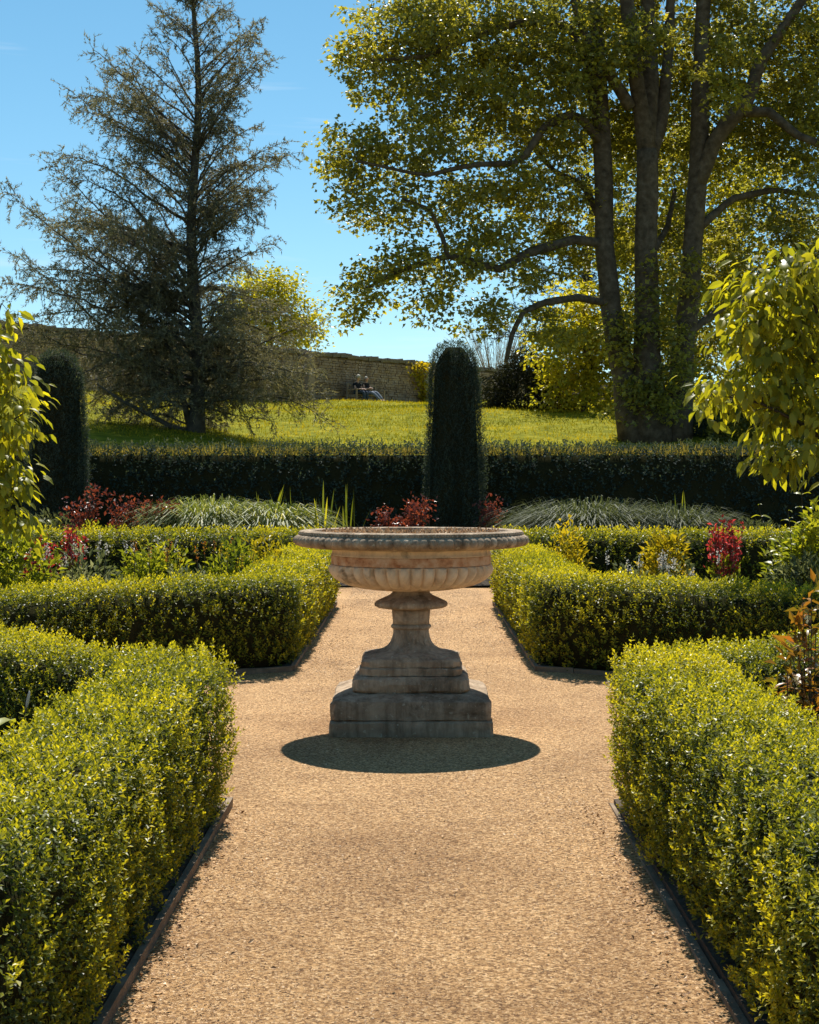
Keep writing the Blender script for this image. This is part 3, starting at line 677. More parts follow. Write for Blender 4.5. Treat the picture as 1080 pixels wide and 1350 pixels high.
# --- the big plane tree with three stems
YP = 46.0
def lim(Y, pts): return [P(a, b, Y+(d_ if d_ else 0)) for a, b, _, d_ in pts], [w*Y/F for _, _, w, _ in pts]
PT = [
 [(838,585,22,0),(826,510,16.5,0),(808,430,14,0),(798,320,12.5,0),(794,190,12,0),(789,80,10,.2),(780,-60,7,.5)],
 [(862,585,24,-.2),(854,470,17,-.3),(852,320,15,-.3),(854,198,14,-.3)],
 [(854,205,12,-.3),(840,110,9.5,-.5),(828,20,9,-.8),(820,-80,6,-1)], [(855,205,12,-.3),(857,110,12,.1),(855,0,9,.4),(850,-90,7,.6)], [(858,210,10,-.3),(874,150,8.5,0),(882,60,7,.3),(886,-50,5,.6)],
 [(890,585,22,.2),(901,460,15,.3),(911,350,13,.3),(921,235,12.5,.3),(923,120,11,.3),(928,0,9,.2),(930,-90,6,0)],
 [(918,250,10.5,.3),(945,180,10.5,-.1),(972,148,11,-.3),(990,128,9.5,-.4),(1000,85,8,-.5),(1038,28,6.5,-.6),(1080,-30,5,-.7)],
 [(975,147,8,-.3),(1015,148,6.5,-.6),(1050,178,5.5,-.9),(1100,197,4.5,-1.3),(1150,220,3,-1.5)],
 [(796,322,7,0),(760,315,6.4,-.5),(697,333,5.8,-1.2),(655,357,5.2,-1.6),(618,344,5,-1.8),(589,337,4.2,-2),(522,359,2.8,-2.3),(480,382,2,-2.6)],
 [(590,337,3.5,-2),(583,312,3,-2.1),(567,276,2.5,-2.3),(530,262,1.8,-2.5)],
 [(800,400,5.4,0),(762,392,4.9,-.6),(716,399,4.4,-1),(689,412,3.8,-1.2),(675,441,3.2,-1.3),(667,478,2.2,-1.4)],
 [(794,190,7,0),(760,148,6,-.8),(721,163,5.2,-1.2),(685,215,4.2,-1.7),(622,217,3.4,-2.2),(560,232,2.4,-2.6),(470,212,1.6,-3)],
 [(790,90,7,.2),(745,30,6,-.6),(704,26,5.4,-1),(659,37,4.6,-1.4),(607,55,3.7,-1.8),(559,75,2.8,-2.2),(490,80,1.8,-2.6)],
 [(797,195,8,0),(776,110,6,.3),(768,40,5,.5),(750,-50,4,.7)], [(832,142,8,-.5),(805,100,7,-.8),(776,58,5.5,-1.1),(755,0,4,-1.4)],
 [(922,300,6,.3),(965,262,5,1),(1020,250,4,1.8),(1090,262,3,2.4)], [(905,440,6,.3),(960,400,4.5,1.2),(1020,385,3.5,2)],
 [(850,350,6,-.3),(880,300,4,1.2),(890,250,3,2)], [(798,300,6,.1),(770,245,4.5,1),(730,225,3.5,1.8),(690,180,3,2.4)]]
PB = [(520,60,75,62,-1,3),(600,45,90,62,-1,3.5),(700,55,95,80,0,4),(478,95,34,36,-1.5,2),(800,40,95,75,2.4,2.6),(905,60,95,85,2.6,2.6),(1005,60,105,85,2,3.2),(1085,90,75,95,1,3.5),
 (462,205,54,42,-2,2.2),(540,195,72,50,-1.5,2.6),(570,125,80,42,-1,2.6),(645,140,80,62,0,3.4),(725,160,72,62,1,3.4),(468,262,38,40,-2.2,1.6),(530,270,52,34,-2,1.8),(600,265,42,34,-1,2),
 (655,250,66,46,0,3),(722,250,56,55,1.4,2.8),(478,385,42,34,-2.4,1.5),(525,352,48,40,-2.2,1.9),(598,352,56,34,-1.6,2),(642,318,60,36,-.8,2.4),(560,405,42,26,-2,1.4),(690,350,46,34,-.6,2),(742,325,46,52,1.6,2),
 (805,170,64,85,3,2),(880,190,80,95,3.2,2.2),(985,175,88,82,2.8,2.6),(1065,205,60,78,1.5,3),(1015,300,70,56,3,2.2),(955,350,54,60,3.2,2),(880,330,54,80,3.4,1.8),(805,300,44,80,3.2,1.8),(1070,335,55,60,2.2,2.5),
 (640,420,46,26,-1.6,1.4),(700,420,34,24,0,1.4),(470,420,26,20,-2.4,1), (960,90,40,60,-2.2,1),(760,90,50,50,-1.8,1.2),(840,60,50,50,-2,1.2),
 (600,-40,110,40,-1,2.5),(800,-50,150,45,1,3),(1000,-50,120,45,1,3),(850,420,60,70,3,1.2),(930,450,60,60,3,1.4),(865,520,42,44,-.9,.5),(830,470,22,60,-.8,.4),(895,500,30,50,-.9,.5),(910,380,24,60,-.6,.4),(845,540,50,36,-.9,.5),(815,450,24,60,-.8,.4),(880,445,36,56,-.8,.4),(862,372,22,56,-.7,.3),(745,440,40,30,-.6,1)]
cl = clusters_in(PB, 1.15, YP, 61)
base = P(864, 585, YP); base[2] = float(bank_z(base[0:1], base[1:2])[0])-.1
tree('plane_tree', 'large three stemmed broadleaf tree with spreading olive green crown right of the path', base, [lim(YP, q) for q in PT], cl, 33, .27, .17, .95, 'plane', 62)
print('plane clusters', len(cl))

# --- tall cedar on the left
def cedar(name, label, px, basey, Y, lenv, renv, denv, top, nb, seed, mat, trunk_r, needles=1.0, cat='tree', low_y=540, droop=1.0, bark='cedarbark', Wn=.017, step=.075, hang=.45, gap=.17, full=1.0, skew=.92):
    r = np.random.RandomState(seed); s_ = Y/F
    base = P(px, basey, Y); root = thing(name, label, cat, base, 0); inv = Matrix.Translation(-Vector(tuple(base)))
    mbt = MB(); ys = np.linspace(basey+8, top, 16); tp = np.array([P(px + 5*math.sin(i*.8), y, Y) for i, y in enumerate(ys)])
    tr = np.interp(ys[::-1], [top, basey-160, basey-30, basey+8], [trunk_r*.10, trunk_r*.66, trunk_r*.85, trunk_r*1.25])[::-1]; mbt.tube(tp, tr, 10)
    if name == 'cedar_tree':   # low limb sweeping left just above the grass
        mbt.tube([P(255, 571, Y), P(225, 562, Y-.3), P(190, 543, Y-.6), P(160, 528, Y-.8), P(128, 506, Y-1.0)], [.10, .075, .06, .045, .02], 8)
        mbt.tube([P(250, 560, Y), P(240, 520, Y-.2), P(228, 470, Y-.3), P(205, 400, Y-.4)], [.11, .085, .07, .03], 8)
    mbb = MB(); mbw = MB(); npos, nd = [], []
    ys_l, v_l = zip(*lenv); ys_r, v_r = zip(*renv)
    def wander(a, d0, ln, m_, bend, jit):
        """a shoot that wanders as it grows: start, heading, length, steps, pull per step"""
        p = np.array(a, float); d = nrm(np.array(d0, float)); out = [p.copy()]
        for i in range(m_):
            d = nrm(d + r.normal(0, jit, 3) + np.array([0, 0, bend])); p = p + d*ln/m_; out.append(p.copy())
        return np.array(out)
    for k in range(nb):
        yt = top + 10 + (low_y-top-10)*((k+r.rand())/nb)**skew
        az = r.uniform(0, 6.283) if k % 3 else (math.pi if k % 2 else 0) + r.normal(0, .5)
        c, s = math.cos(az), math.sin(az)
        Rl, Rr = np.interp(yt, ys_l, v_l), np.interp(yt, ys_r, v_r)
        side = Rl if c < 0 else Rr; R = (abs(c)*side + (1-abs(c))*denv*min(Rl, Rr)*1.1)*min(1.04, r.uniform(.38, 1.3))*s_
        f = (yt-top)/(low_y-top)
        rise = R*(np.interp(f, [0, .35, .6, .8, 1], [.80, .74, .52, .16, -.26]) + r.normal(0, .18))*droop
        tip = P(px, yt, Y) + np.array([c*R, s*R, 0]); st = P(px, yt, Y) - np.array([0, 0, rise]); st[2] = max(st[2], base[2]+.25)
        ctl = (st+tip)/2 + np.array([0, 0, .10*R+.15]) + r.normal(0, .10*R, 3)
        m_ = max(7, int(R/gap)); cv = bez(st, ctl, tip, m_); cv[1:] += np.cumsum(r.normal(0, .022, (m_-1, 3)), 0); r0 = .011+.011*R*trunk_r/.3
        mbb.tube(cv, np.linspace(r0, .005, m_), 5, False)
        tang = nrm(np.gradient(cv, axis=0))
        for i in range(max(1, int(m_*.15)), m_):
            g = i/(m_-1)
            for rep in range(2 if r.rand() < .6*full else 1):
                sg = -1 if r.rand() < .5 else 1; ln = min(1.5, R*.34*(1.08-g*.8)*r.uniform(.4, 1.2)+.15)
                lat = nrm(np.cross(tang[i], [0, 0, 1.0]))*sg
                d = nrm(lat*r.uniform(.3, 1.2) + tang[i]*r.uniform(.2, 1.0) + np.array([0, 0, r.normal(.05, .45)]))
                q = max(3, int(ln/.15)); tw_ = wander(cv[i], d, ln, q, -.08*droop, .20)
                mbw.tube(tw_, np.linspace(.008, .0035, q+1), 3, False)
                for jj in range(1, q+1):
                    nl = r.uniform(.10, .38); dd = nrm(nrm(tw_[jj]-tw_[jj-1])*.6 + r.normal(0, .6, 3) - np.array([0, 0, hang])); kk = max(2, int(nl/step))
                    for e in range(kk): npos.append(tw_[jj]+dd*nl*e/kk); nd.append(dd)
                    npos.append(tw_[jj]); nd.append(d)
            npos.append(cv[i]); nd.append(tang[i])
    npos = np.array(npos); nd = np.array(nd); rep = max(2, int(round(3*needles)))
    pp = np.repeat(npos, rep, 0) + r.normal(0, .014, (len(npos)*rep, 3)); dd = nrm(np.repeat(nd, rep, 0)*.85 + r.normal(0, .42, (len(pp), 3)) + np.array([0, 0, .05]))
    N = len(pp); tt = np.clip(r.normal(.5, .25, N), 0, 1)
    o = link('foliage', leaf_mesh('foliage', pp, dd, rand_dir(N, 0, r), r.uniform(.07, .165, N)*step/.075, Wn, tt, 'needle'), M[mat], root); o.matrix_parent_inverse = inv; o['kind'] = 'stuff'
    for mb_, nm in ((mbt, 'trunk'), (mbb, 'branches'), (mbw, 'twigs')):
        o = mb_.build(nm, M[bark], root, True); o.matrix_parent_inverse = inv
        if nm != 'trunk': o['kind'] = 'stuff'
    print(name, 'needles', N)
LE = [(-110,14),(-40,40),(0,55),(60,110),(100,168),(150,150),(200,180),(245,258),(300,225),(340,262),(400,245),(450,220),(500,180),(570,165)]
RE = [(-110,12),(-40,45),(0,72),(40,90),(75,118),(120,90),(190,135),(240,95),(300,98),(345,112),(400,150),(450,165),(570,165)]
cedar('cedar_tree', 'tall dark feathery cedar with drooping twigs on the left bank', 257, 576, 45.0, LE, RE, .8, -115, 215, 71, 'cedar', .27, 1.0, low_y=568, Wn=.025, full=1.05, skew=.80)
# low bare limb sweeping left over the grass
# --- trees further back
def crown_tree(name, label, px, basey, Y, blobs, dens, per, spread, L, W, mat, seed, stem_w, group=None, kind='kite', tbase=.5, forks=3):
    r = np.random.RandomState(seed); cl = clusters_in(blobs, dens, Y, seed)
    base = P(px, basey, Y); ctr = cl.mean(0); top = cl[:, 2].max(); limbs = []
    fk = base + (ctr-base)*.45; limbs.append(([base-[0, 0, .3], (base+fk)/2+[.05, 0, 0], fk], [stem_w, stem_w*.8, stem_w*.65]))
    for q in range(forks):
        tg = cl[r.randint(len(cl))]*.7 + np.array([ctr[0], ctr[1], top])*.3; limbs.append(([fk, (fk+tg)/2+r.normal(0, .15, 3), tg], [stem_w*.6, stem_w*.4, .02]))
    return tree(name, label, base, limbs, cl, per, spread, L, W, mat, seed+1, kind=kind, group=group, tbase=tbase)
crown_tree('small_tree', 'round yellow green tree behind the wall right of the cedar', 360, 500, 80, [(360,410,60,46,0,2),(335,385,45,34,0,2),(400,425,36,34,0,1.6),(375,370,34,20,0,1.5),(320,430,40,40,0,1.6),(370,450,64,30,0,2)], 3.4, 20, .40, .21, .7, 'bright', 81, .16, tbase=.55)
crown_tree('sunlit_tree', 'bright yellow green backlit tree filling the gap left of the big trunks', 765, 560, 56, [(765,420,50,50,0,2),(740,470,48,50,0,2),(790,470,40,60,0,2),(760,525,58,40,0,1.6),(815,420,40,60,0.5,2),(830,510,40,40,.5,1.5)], 2.0, 20, .36, .22, .7, 'bright', 83, .14, tbase=.6)
crown_tree('sunlit_tree', 'bright backlit tree showing between the middle and right trunks', 905, 560, 58, [(890,300,46,70,0,2),(885,420,40,60,0,2),(950,300,50,70,0,2),(960,400,48,60,0,2),(900,200,50,50,0,2),(985,230,45,50,0,2),(820,200,40,60,0,2),(822,320,40,70,0,2),(890,500,40,50,0,1.5),(1000,460,60,60,0,2)], 1.9, 20, .40, .24, .7, 'bright', 85, .2, tbase=.45)
crown_tree('sunlit_tree', 'olive tree at the right edge behind the broad leaved shrub', 1060, 570, 55, [(1050,420,60,70,0,2),(1090,360,60,70,0,2),(1020,500,60,60,0,2),(1100,480,70,80,0,2)], 1.7, 20, .40, .24, .7, 'plane', 87, .2, tbase=.35)
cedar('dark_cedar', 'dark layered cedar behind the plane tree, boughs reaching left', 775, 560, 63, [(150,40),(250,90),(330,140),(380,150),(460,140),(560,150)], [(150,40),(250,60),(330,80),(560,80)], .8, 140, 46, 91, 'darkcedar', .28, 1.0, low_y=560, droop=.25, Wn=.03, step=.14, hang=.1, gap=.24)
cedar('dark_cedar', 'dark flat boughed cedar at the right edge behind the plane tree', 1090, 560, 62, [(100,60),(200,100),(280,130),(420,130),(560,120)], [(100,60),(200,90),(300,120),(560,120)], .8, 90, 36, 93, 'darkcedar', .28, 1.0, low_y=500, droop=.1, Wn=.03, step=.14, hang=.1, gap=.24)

def bush(name, label, cat, c, R, n, L, W, mat, seed, kind='kite', stems=8, group=None, hollow=.55, hang=.1, tbase=.5, stemmat='twig', up=.6):
    """leafy clump on the ground: stems plus leaves through a dome"""
    r = np.random.RandomState(seed); root = thing(name, label, cat, c, 0, group); R = np.array(R, float)
    q = r.normal(size=(n, 3)); q[:, 2] = np.abs(q[:, 2]); q = nrm(q)*(hollow + (1-hollow)*r.rand(n)**.6)[:, None]
    nz = Noise(3.2, seed+3); q = q*(1+.16*nz(q))[:, None]
    pos = q*R; d = nrm(q*[1, 1, .6] + r.normal(0, .55, (n, 3)) + [0, 0, up-hang]); nn = nrm(r.normal(0, .5, (n, 3))+[0, 0, 1])
    l = L*r.uniform(.6, 1.25, n); tt = np.clip(tbase + .25*nz(q*1.7) + r.normal(0, .18, n), 0, 1)
    o = link('foliage', leaf_mesh('foliage', pos, d, nn, l, l*W, tt, kind, .2, .25), M[mat], root); o['kind'] = 'stuff'
    mb = MB()
    for k in range(stems):
        t_ = q[r.randint(n)]*R*.9; mb.tube(bez(np.array([t_[0]*.15, t_[1]*.15, -.03]), np.array([t_[0]*.5, t_[1]*.5, t_[2]*.7]), t_, 5), np.linspace(.011, .004, 5)*max(1, R[2]), 4, False)
    mb.build('stems', M[stemmat], root, True)
    return root

# dark shrubs and bits beside the trunks
bush('dark_shrub', 'dark drooping shrub on the bank left of the sunlit tree', 'shrub', P(690, 556, 58), (1.9, 1.6, 2.9), 5200, .26, .2, 'darkcedar', 101, hang=1.0, tbase=.5)
bush('dark_shrub', 'dark rounded shrub at the foot of the plane tree right side', 'shrub', P(925, 590, 47), (.75, .8, 1.2), 3600, .12, .4, 'yew', 102, tbase=.4)
bush('bank_shrub', 'green shrub on the bank under the right edge trees', 'shrub', P(1020, 590, 46), (1.9, 1.2, 1.9), 5000, .17, .55, 'plane', 103, tbase=.3)
# ivy hanging on the wall
def wall_pt(t, z): return np.array([*(WA + WU*t + WN*.12), z])
root = thing('wall_climber', 'yellow leaved climber hanging on the stone wall beside the yew column', 'plant', wall_pt(7.6, 5.2)); inv = Matrix.Translation(-Vector(tuple(wall_pt(7.6, 5.2))))
n = 420; f = rs.rand(n); tpos = np.stack([wall_pt(7.6 + .55*math.sin(5*q) + rs.normal(0, .42) + 1.2*(q-.5), 7.6-2.1*q) for q in f]) + WN_3 if False else np.stack([wall_pt(7.7 + rs.normal(0, .5)*(1-.6*q) + .5*q, 7.45-1.95*q) for q in f])
tpos[:, :2] += WN*rs.uniform(0, .25, (n, 1)); l = rs.uniform(.12, .24, n)
o = link('foliage', leaf_mesh('foliage', tpos, rand_dir(n, -.8), rand_dir(n, .6), l, l*.8, np.clip(rs.normal(.6, .25, n), 0, 1), 'kite'), M['yellow'], root); o.matrix_parent_inverse = inv; o['kind'] = 'stuff'
mb = MB(); mb.tube([wall_pt(8.1, 5.2), wall_pt(7.9, 6.2), wall_pt(7.6, 7.2)], [.03, .022, .012], 5); o = mb.build('stem', M['twig'], root, True); o.matrix_parent_inverse = inv
# pale bare shrub behind the wall
root = thing('bare_shrub', 'pale leafless shrub of upright twigs behind the wall right of the yew column', 'shrub', P(655, 520, 82)); c0 = P(655, 520, 82); mb = MB()
for k in range(90):
    a = rs.uniform(0, 6.28); ln = rs.uniform(2.2, 4.6); d = nrm(np.array([math.cos(a)*.42, math.sin(a)*.42, 1.0])+rs.normal(0, .12, 3)); st = np.array([math.cos(a)*.3, math.sin(a)*.3, 0])
    cv = bez(st, st+d*ln*.5+[0, 0, .3], st+d*ln+rs.normal(0, .2, 3), 6); mb.tube(cv, np.linspace(.02, .008, 6), 3, False)
    for e in (2, 3, 4):
        d2 = nrm(d+rs.normal(0, .5, 3)); mb.tube([cv[e], cv[e]+d2*.35, cv[e]+d2*.75+[0, 0, .12]], [.009, .007, .005], 3, False)
o = mb.build('twigs', M['paletwig'], root, True); o['kind'] = 'stuff'

# ------------------------------------------------------------------ urn
urn = thing('stone_urn', 'large round weathered stone basin on a fluted foot and stepped square plinth', 'urn', tuple(URN))
n = 528
def modrim(k, r, w):
    if 3 <= k <= 8: return r + .013*(abs(math.sin(w*44))**.7 - .6)*(1 if 4 <= k <= 7 else .5)
    return r
mb = MB(); mb.lathe([(.50,1.125),(.575,1.129),(.655,1.134),(.702,1.140),(.730,1.150),(.746,1.166),(.749,1.184),(.740,1.200),(.722,1.212),(.711,1.216),(.712,1.226),(.714,1.234),(.704,1.240),(.66,1.242),(.628,1.236),(.612,1.20),(.56,1.165),(.3,1.13),(.02,1.12)], n, modrim)
mb.build('rim', M['rimstone'], urn, True, angle=.9)
# beads under the lip, one mesh shared by all
bead = MB(); bead.lathe([(math.sin(a)*.0072+1e-4, math.cos(a)*.0072) for a in np.linspace(3.1, .05, 5)], 6)
b0 = bead.build('bead', M['rimstone'], urn, True); NBEAD = 150
for k in range(NBEAD):
    o = b0 if k == 0 else b0.copy()
    if k: COL.objects.link(o); o.parent = urn
    w = 6.28318*k/NBEAD; o.location = (.7135*math.cos(w), .7135*math.sin(w), 1.2225)
mb = MB(); mb.lathe([(.508,1.083),(.513,1.088),(.505,1.096),(.503,1.112),(.512,1.122),(.515,1.127)], 96, None); mb.build('neck', M['stone'], urn, True)
mb = MB(); mb.lathe([(.497,1.024),(.509,1.027),(.511,1.054),(.509,1.080),(.500,1.083)], 96); mb.build('metal_band', M['rust'], urn, True, angle=.6)
prof = [(.500,1.024),(.517,1.021),(.524,1.010),(.527,.995),(.521,.975),(.508,.955),(.487,.934),(.455,.913),(.41,.894),(.35,.878),(.27,.866),(.19,.860),(.12,.858)]
def modg(k, r, w):
    if k < 1 or k > 10: return r
    a = abs(math.sin(w*20+.08)); return r*(1 - .085*(1-a)**1.6*min(1, k/2.2)*(1 if k < 8 else .7))
mb = MB(); mb.lathe(prof, 400, modg); mb.build('basin', M['stone'], urn, True, angle=.9)
mb = MB(); mb.lathe([(.118,.862),(.119,.846),(.124,.838),(.136,.828),(.163,.814),(.200,.797),(.222,.785),(.230,.771),(.226,.757),(.212,.748),(.17,.742),(.12,.735)], 120, lambda k, r, w: r*(1+.025*math.sin(w*24)*(1 if 4 <= k <= 8 else 0)))
mb.build('collar', M['plinthstone'], urn, True, angle=.8)
mb = MB(); mb.lathe([(.120,.738),(.122,.72),(.118,.68),(.115,.640)], 96, lambda k, r, w: r*(1+.012*math.sin(w*9))); mb.build('stem', M['plinthstone'], urn, True)
mb = MB(); mb.lathe([(.112,.642),(.122,.640),(.128,.632),(.128,.622),(.122,.614),(.112,.612)], 48); mb.build('stem_ring', M['plinthstone'], urn, True)
mb = MB(); mb.lathe([(.113,.614),(.115,.585),(.121,.558),(.132,.530),(.150,.506),(.180,.486),(.225,.472),(.275,.464),(.297,.455),(.302,.44),(.302,.42)], 240,
    lambda k, r, w: r*(1-.055*(1-abs(math.sin(w*14)))**1.5*(1 if 1 <= k <= 8 else 0))); mb.build('fluted_foot', M['plinthstone'], urn, True, angle=.8)
def sq(name, levels, ch=.03):
    """square stone course: (half width, z) levels with worn chamfered corners"""
    mb = MB(); vs_ = []
    k = 8*3
    for i, (h_, z) in enumerate(levels):
        pts = []
        for sx, sy in ((1, -1), (1, 1), (-1, 1), (-1, -1)):
            pass
        c = ch
        cor = [(h_-c, -h_), (h_, -h_+c), (h_, h_-c), (h_-c, h_), (-h_+c, h_), (-h_, h_-c), (-h_, -h_+c), (-h_+c, -h_)]
        ring = []
        for q in range(8):
            a, b_ = np.array(cor[q]), np.array(cor[(q+1) % 8]); m_ = 1 if q % 2 == 0 else 10
            for e in range(m_): ring.append(a+(b_-a)*e/m_)
        for p_ in ring:
            j = rs.normal(0, .0034, 3); vs_.append((p_[0]+j[0], p_[1]+j[1], z+j[2]*.7))
    nr = len(ring); L_n = len(levels)
    f = [(i*nr+q, i*nr+(q+1) % nr, (i+1)*nr+(q+1) % nr, (i+1)*nr+q) for i in range(L_n-1) for q in range(nr)] + [tuple((L_n-1)*nr+q for q in range(nr)), tuple(range(nr))[::-1]]
    mb.add(vs_, f); return mb.build(name, M['plinthstone'], urn, True, angle=.5)
sq('plinth_cap', [(.300,.342),(.318,.346),(.322,.385),(.318,.392),(.304,.396),(.308,.402),(.310,.432),(.300,.445),(.27,.452)], .05)
sq('plinth_step', [(.34,.240),(.350,.246),(.362,.262),(.365,.30),(.358,.325),(.340,.340),(.30,.344)], .04)
sq('plinth_shoulder', [(.470,.094),(.488,.099),(.491,.150),(.490,.196),(.480,.210),(.445,.222),(.400,.236),(.37,.243),(.33,.245)], .03)
sq('plinth_base', [(.495,-.02),(.496,.02),(.497,.082),(.490,.092),(.47,.096)], .02)
# soil and grit lying in the basin
n = 2600; a = rs.uniform(0, 6.283, n); rr = .60*np.sqrt(rs.rand(n)); pos = np.stack([rr*np.cos(a), rr*np.sin(a), 1.205+.022*rs.rand(n)+.02*np.sin(3*a)*rr], -1)
mb = MB(); mb.lathe([(.02,1.212),(.3,1.214),(.5,1.206),(.612,1.200),(.60,1.17)], 40); o = mb.build('soil_fill', M['rimstone'], urn, True)
o = link('grit', leaf_mesh('grit', pos, rand_dir(n, .8), rand_dir(n), rs.uniform(.012, .035, n), .014, rs.rand(n), 'kite'), M['pebble'], urn); o['kind'] = 'stuff'

# ------------------------------------------------------------------ broad leaved shrub-trees at both sides
def big_leaf(seed, L=1.0, W=.50):
    """one broad leaf, 16 triangles, curling down at the tip"""
    r = np.random.RandomState(seed); mb = MB(); rows = []
    for t_, w in ((0, .02), (.18, .62), (.42, 1.0), (.68, .82), (.88, .42), (1.0, .03)):
        bend = -.42*t_*t_ + r.normal(0, .015); x = t_*L*(1-.12*t_*t_); hw = w*W/2*r.uniform(.92, 1.08)
        rows.append([(x, -hw, bend+.14*hw*2), (x, 0, bend), (x, hw, bend+.14*hw*2)])
    v = [p for row in rows for p in row]; f = []
    for i in range(5):
        f += [(i*3, i*3+1, i*3+4, i*3+3), (i*3+1, i*3+2, i*3+5, i*3+4)]
    me = bpy.data.meshes.new('leaf'); me.from_pydata(v, [], f); me.polygons.foreach_set('use_smooth', np.ones(len(f), bool)); me.update()
    a_ = me.attributes.new('tint', 'FLOAT', 'FACE'); a_.data.foreach_set('value', np.full(len(f), r.uniform(.1, .95), np.float32)); return me
BLV = [big_leaf(700+k) for k in range(9)]
for me in BLV: me.materials.append(M['big'])
LMV = [big_leaf(740+k, 1.0, .42) for k in range(6)]
for me in LMV: me.materials.append(M['lime'])
OGV = [big_leaf(760+k, 1.0, .34) for k in range(6)]
for me in OGV: me.materials.append(M['orange'])
def place_leaf(me, root, base, pos, d, n, L, name='leaf'):
    o = bpy.data.objects.new(name, me); COL.objects.link(o); o.parent = root
    x = Vector(d).normalized(); z = Vector(n); y = z.cross(x).normalized(); z = x.cross(y)
    m_ = Matrix((x, y, z)).transposed().to_4x4(); m_ = Matrix.Translation(Vector(pos)-Vector(base)) @ m_ @ Matrix.Scale(L, 4)
    o.matrix_local = m_; return o
def broad_shrub(label, base, blobs, Y, dens, limbs, seed, nparts, L, box_):
    r = np.random.RandomState(seed); cl = clusters_in(blobs, dens, Y, seed)
    root, sk = None, Skeleton(); root = thing('magnolia_shrub', label, 'shrub', base, 0, 'broad leaved shrubs framing the view'); inv = Matrix.Translation(-Vector(tuple(base)))
    for pts, rad in limbs: sk.limb(pts, rad, 7)
    o = sk.mb.build('trunk', M['twig'], root, True); o.matrix_parent_inverse = inv
    sk.mb = MB(); sk.grow(cl, tw=.0035, sag=.05); o = sk.mb.build('branches', M['twig'], root, True); o.matrix_parent_inverse = inv; o['kind'] = 'stuff'
    per = 9; N = len(cl)*per; q = r.normal(size=(N, 3))*np.array([1, 1, .7])*.085; pos = np.repeat(cl, per, 0)+q
    d = nrm(q*[1, 1, .3]/.085 + r.normal(0, .4, (N, 3)) + [0, 0, -1.0]); nn = nrm(r.normal(0, .35, (N, 3))+[0, -.15, 1.0]); l = L*r.uniform(.55, 1.15, N)
    px = CX+F*pos[:, 0]/pos[:, 1]; py = CY-F*(pos[:, 2]-EYE)/pos[:, 1]
    inside = (px > box_[0]) & (px < box_[1]) & (py > box_[2]) & (py < box_[3])
    idx = np.where(inside)[0]; idx = idx[np.argsort(pos[idx, 1])][:nparts]; rest = np.ones(N, bool); rest[idx] = False
    for i in idx: place_leaf(BLV[r.randint(len(BLV))], root, base, pos[i], d[i], nn[i], l[i])
    o = link('foliage', leaf_mesh('foliage', pos[rest], d[rest], nn[rest], l[rest], l[rest]*.5, np.clip(r.normal(.5, .25, rest.sum()), 0, 1), 'ovate', .2, .35), M['big'], root); o.matrix_parent_inverse = inv; o['kind'] = 'stuff'
    print('broad shrub leaves', N, len(idx))
YM = 12.6
bR = P(1130, 0, YM); bR[2] = .03
broad_shrub('broad leaved shrub with drooping sunlit leaves reaching in at the right edge', bR,
    [(1010,375,58,42,0,.45),(1065,360,50,40,0,.5),(985,430,42,46,-.1,.4),(1050,440,60,55,.1,.5),(955,520,38,34,-.1,.32),(1010,520,58,52,0,.45),(1070,530,50,70,0,.5),(1040,600,50,34,-.1,.4),(1020,470,60,60,.2,.4),(1120,420,60,90,.1,.6),(1120,560,60,80,.1,.6),(1075,340,24,20,-.2,.2)],
    YM, 1.5, [([bR, P(1120, 700, YM), P(1105, 560, YM), P(1085, 440, YM+.1), P(1060, 350, YM)], [.05, .04, .03, .02, .008]),
     ([P(1110, 600, YM), P(1060, 560, YM-.1), P(1000, 530, YM-.1), P(940, 520, YM-.1)], [.024, .017, .011, .004]), ([P(1100, 520, YM), P(1050, 440, YM), P(1005, 390, YM)], [.022, .014, .005]), ([P(1115, 640, YM), P(1080, 615, YM-.1), P(1030, 605, YM-.1)], [.02, .012, .004])], 111, 290, .135, (900, 1090, 300, 640))
bL = P(-75, 0, YM); bL[2] = .03
broad_shrub('broad leaved shrub with drooping leaves at the left edge before the yew column', bL,
    [(0,425,15,30,0,.25),(-22,475,44,50,0,.4),(8,500,26,32,0,.3),(26,550,32,32,-.1,.3),(2,590,30,42,0,.35),(-4,650,36,44,0,.35),(22,690,22,28,-.1,.25),(6,620,30,40,0,.3),(-50,560,50,90,0,.5)],
    YM, 2.1, [([bL, P(-55, 700, YM), P(-40, 560, YM), P(-20, 470, YM), P(2, 400, YM)], [.045, .035, .026, .016, .006]), ([P(-50, 620, YM), P(-10, 570, YM-.1), P(40, 540, YM-.1)], [.02, .012, .004]), ([P(-52, 690, YM), P(-15, 660, YM), P(25, 680, YM-.1)], [.018, .011, .004])], 112, 150, .130, (-10, 90, 370, 730))

# ------------------------------------------------------------------ border planting
def clump(name, label, cat, c, R, n, L, W, mat, seed, droop=.55, group=None, tbase=.55, lean=.9, up=1.1):
    """grassy clump of arching blades"""
    r = np.random.RandomState(seed); root = thing(name, label, cat, c, 0, group)
    a = r.uniform(0, 6.283, n); rr = R*np.sqrt(r.rand(n))*.75; pos = np.stack([rr*np.cos(a), rr*np.sin(a), np.full(n, -.02)+.25*L*r.rand(n)], -1)
    d = nrm(np.stack([np.cos(a)*lean*rr/R+r.normal(0, .25, n), np.sin(a)*lean*rr/R+r.normal(0, .25, n), np.full(n, up)], -1)); l = L*r.uniform(.6, 1.15, n)
    nn = np.stack([-d[:, 0]*0-np.cos(a), -np.sin(a), np.full(n, .6)], -1)
    o = link('blades', leaf_mesh('blades', pos, d, nn, l, W, np.clip(r.normal(tbase, .28, n), 0, 1), 'strap', 0, droop), M[mat], root); o['kind'] = 'stuff'
    return root
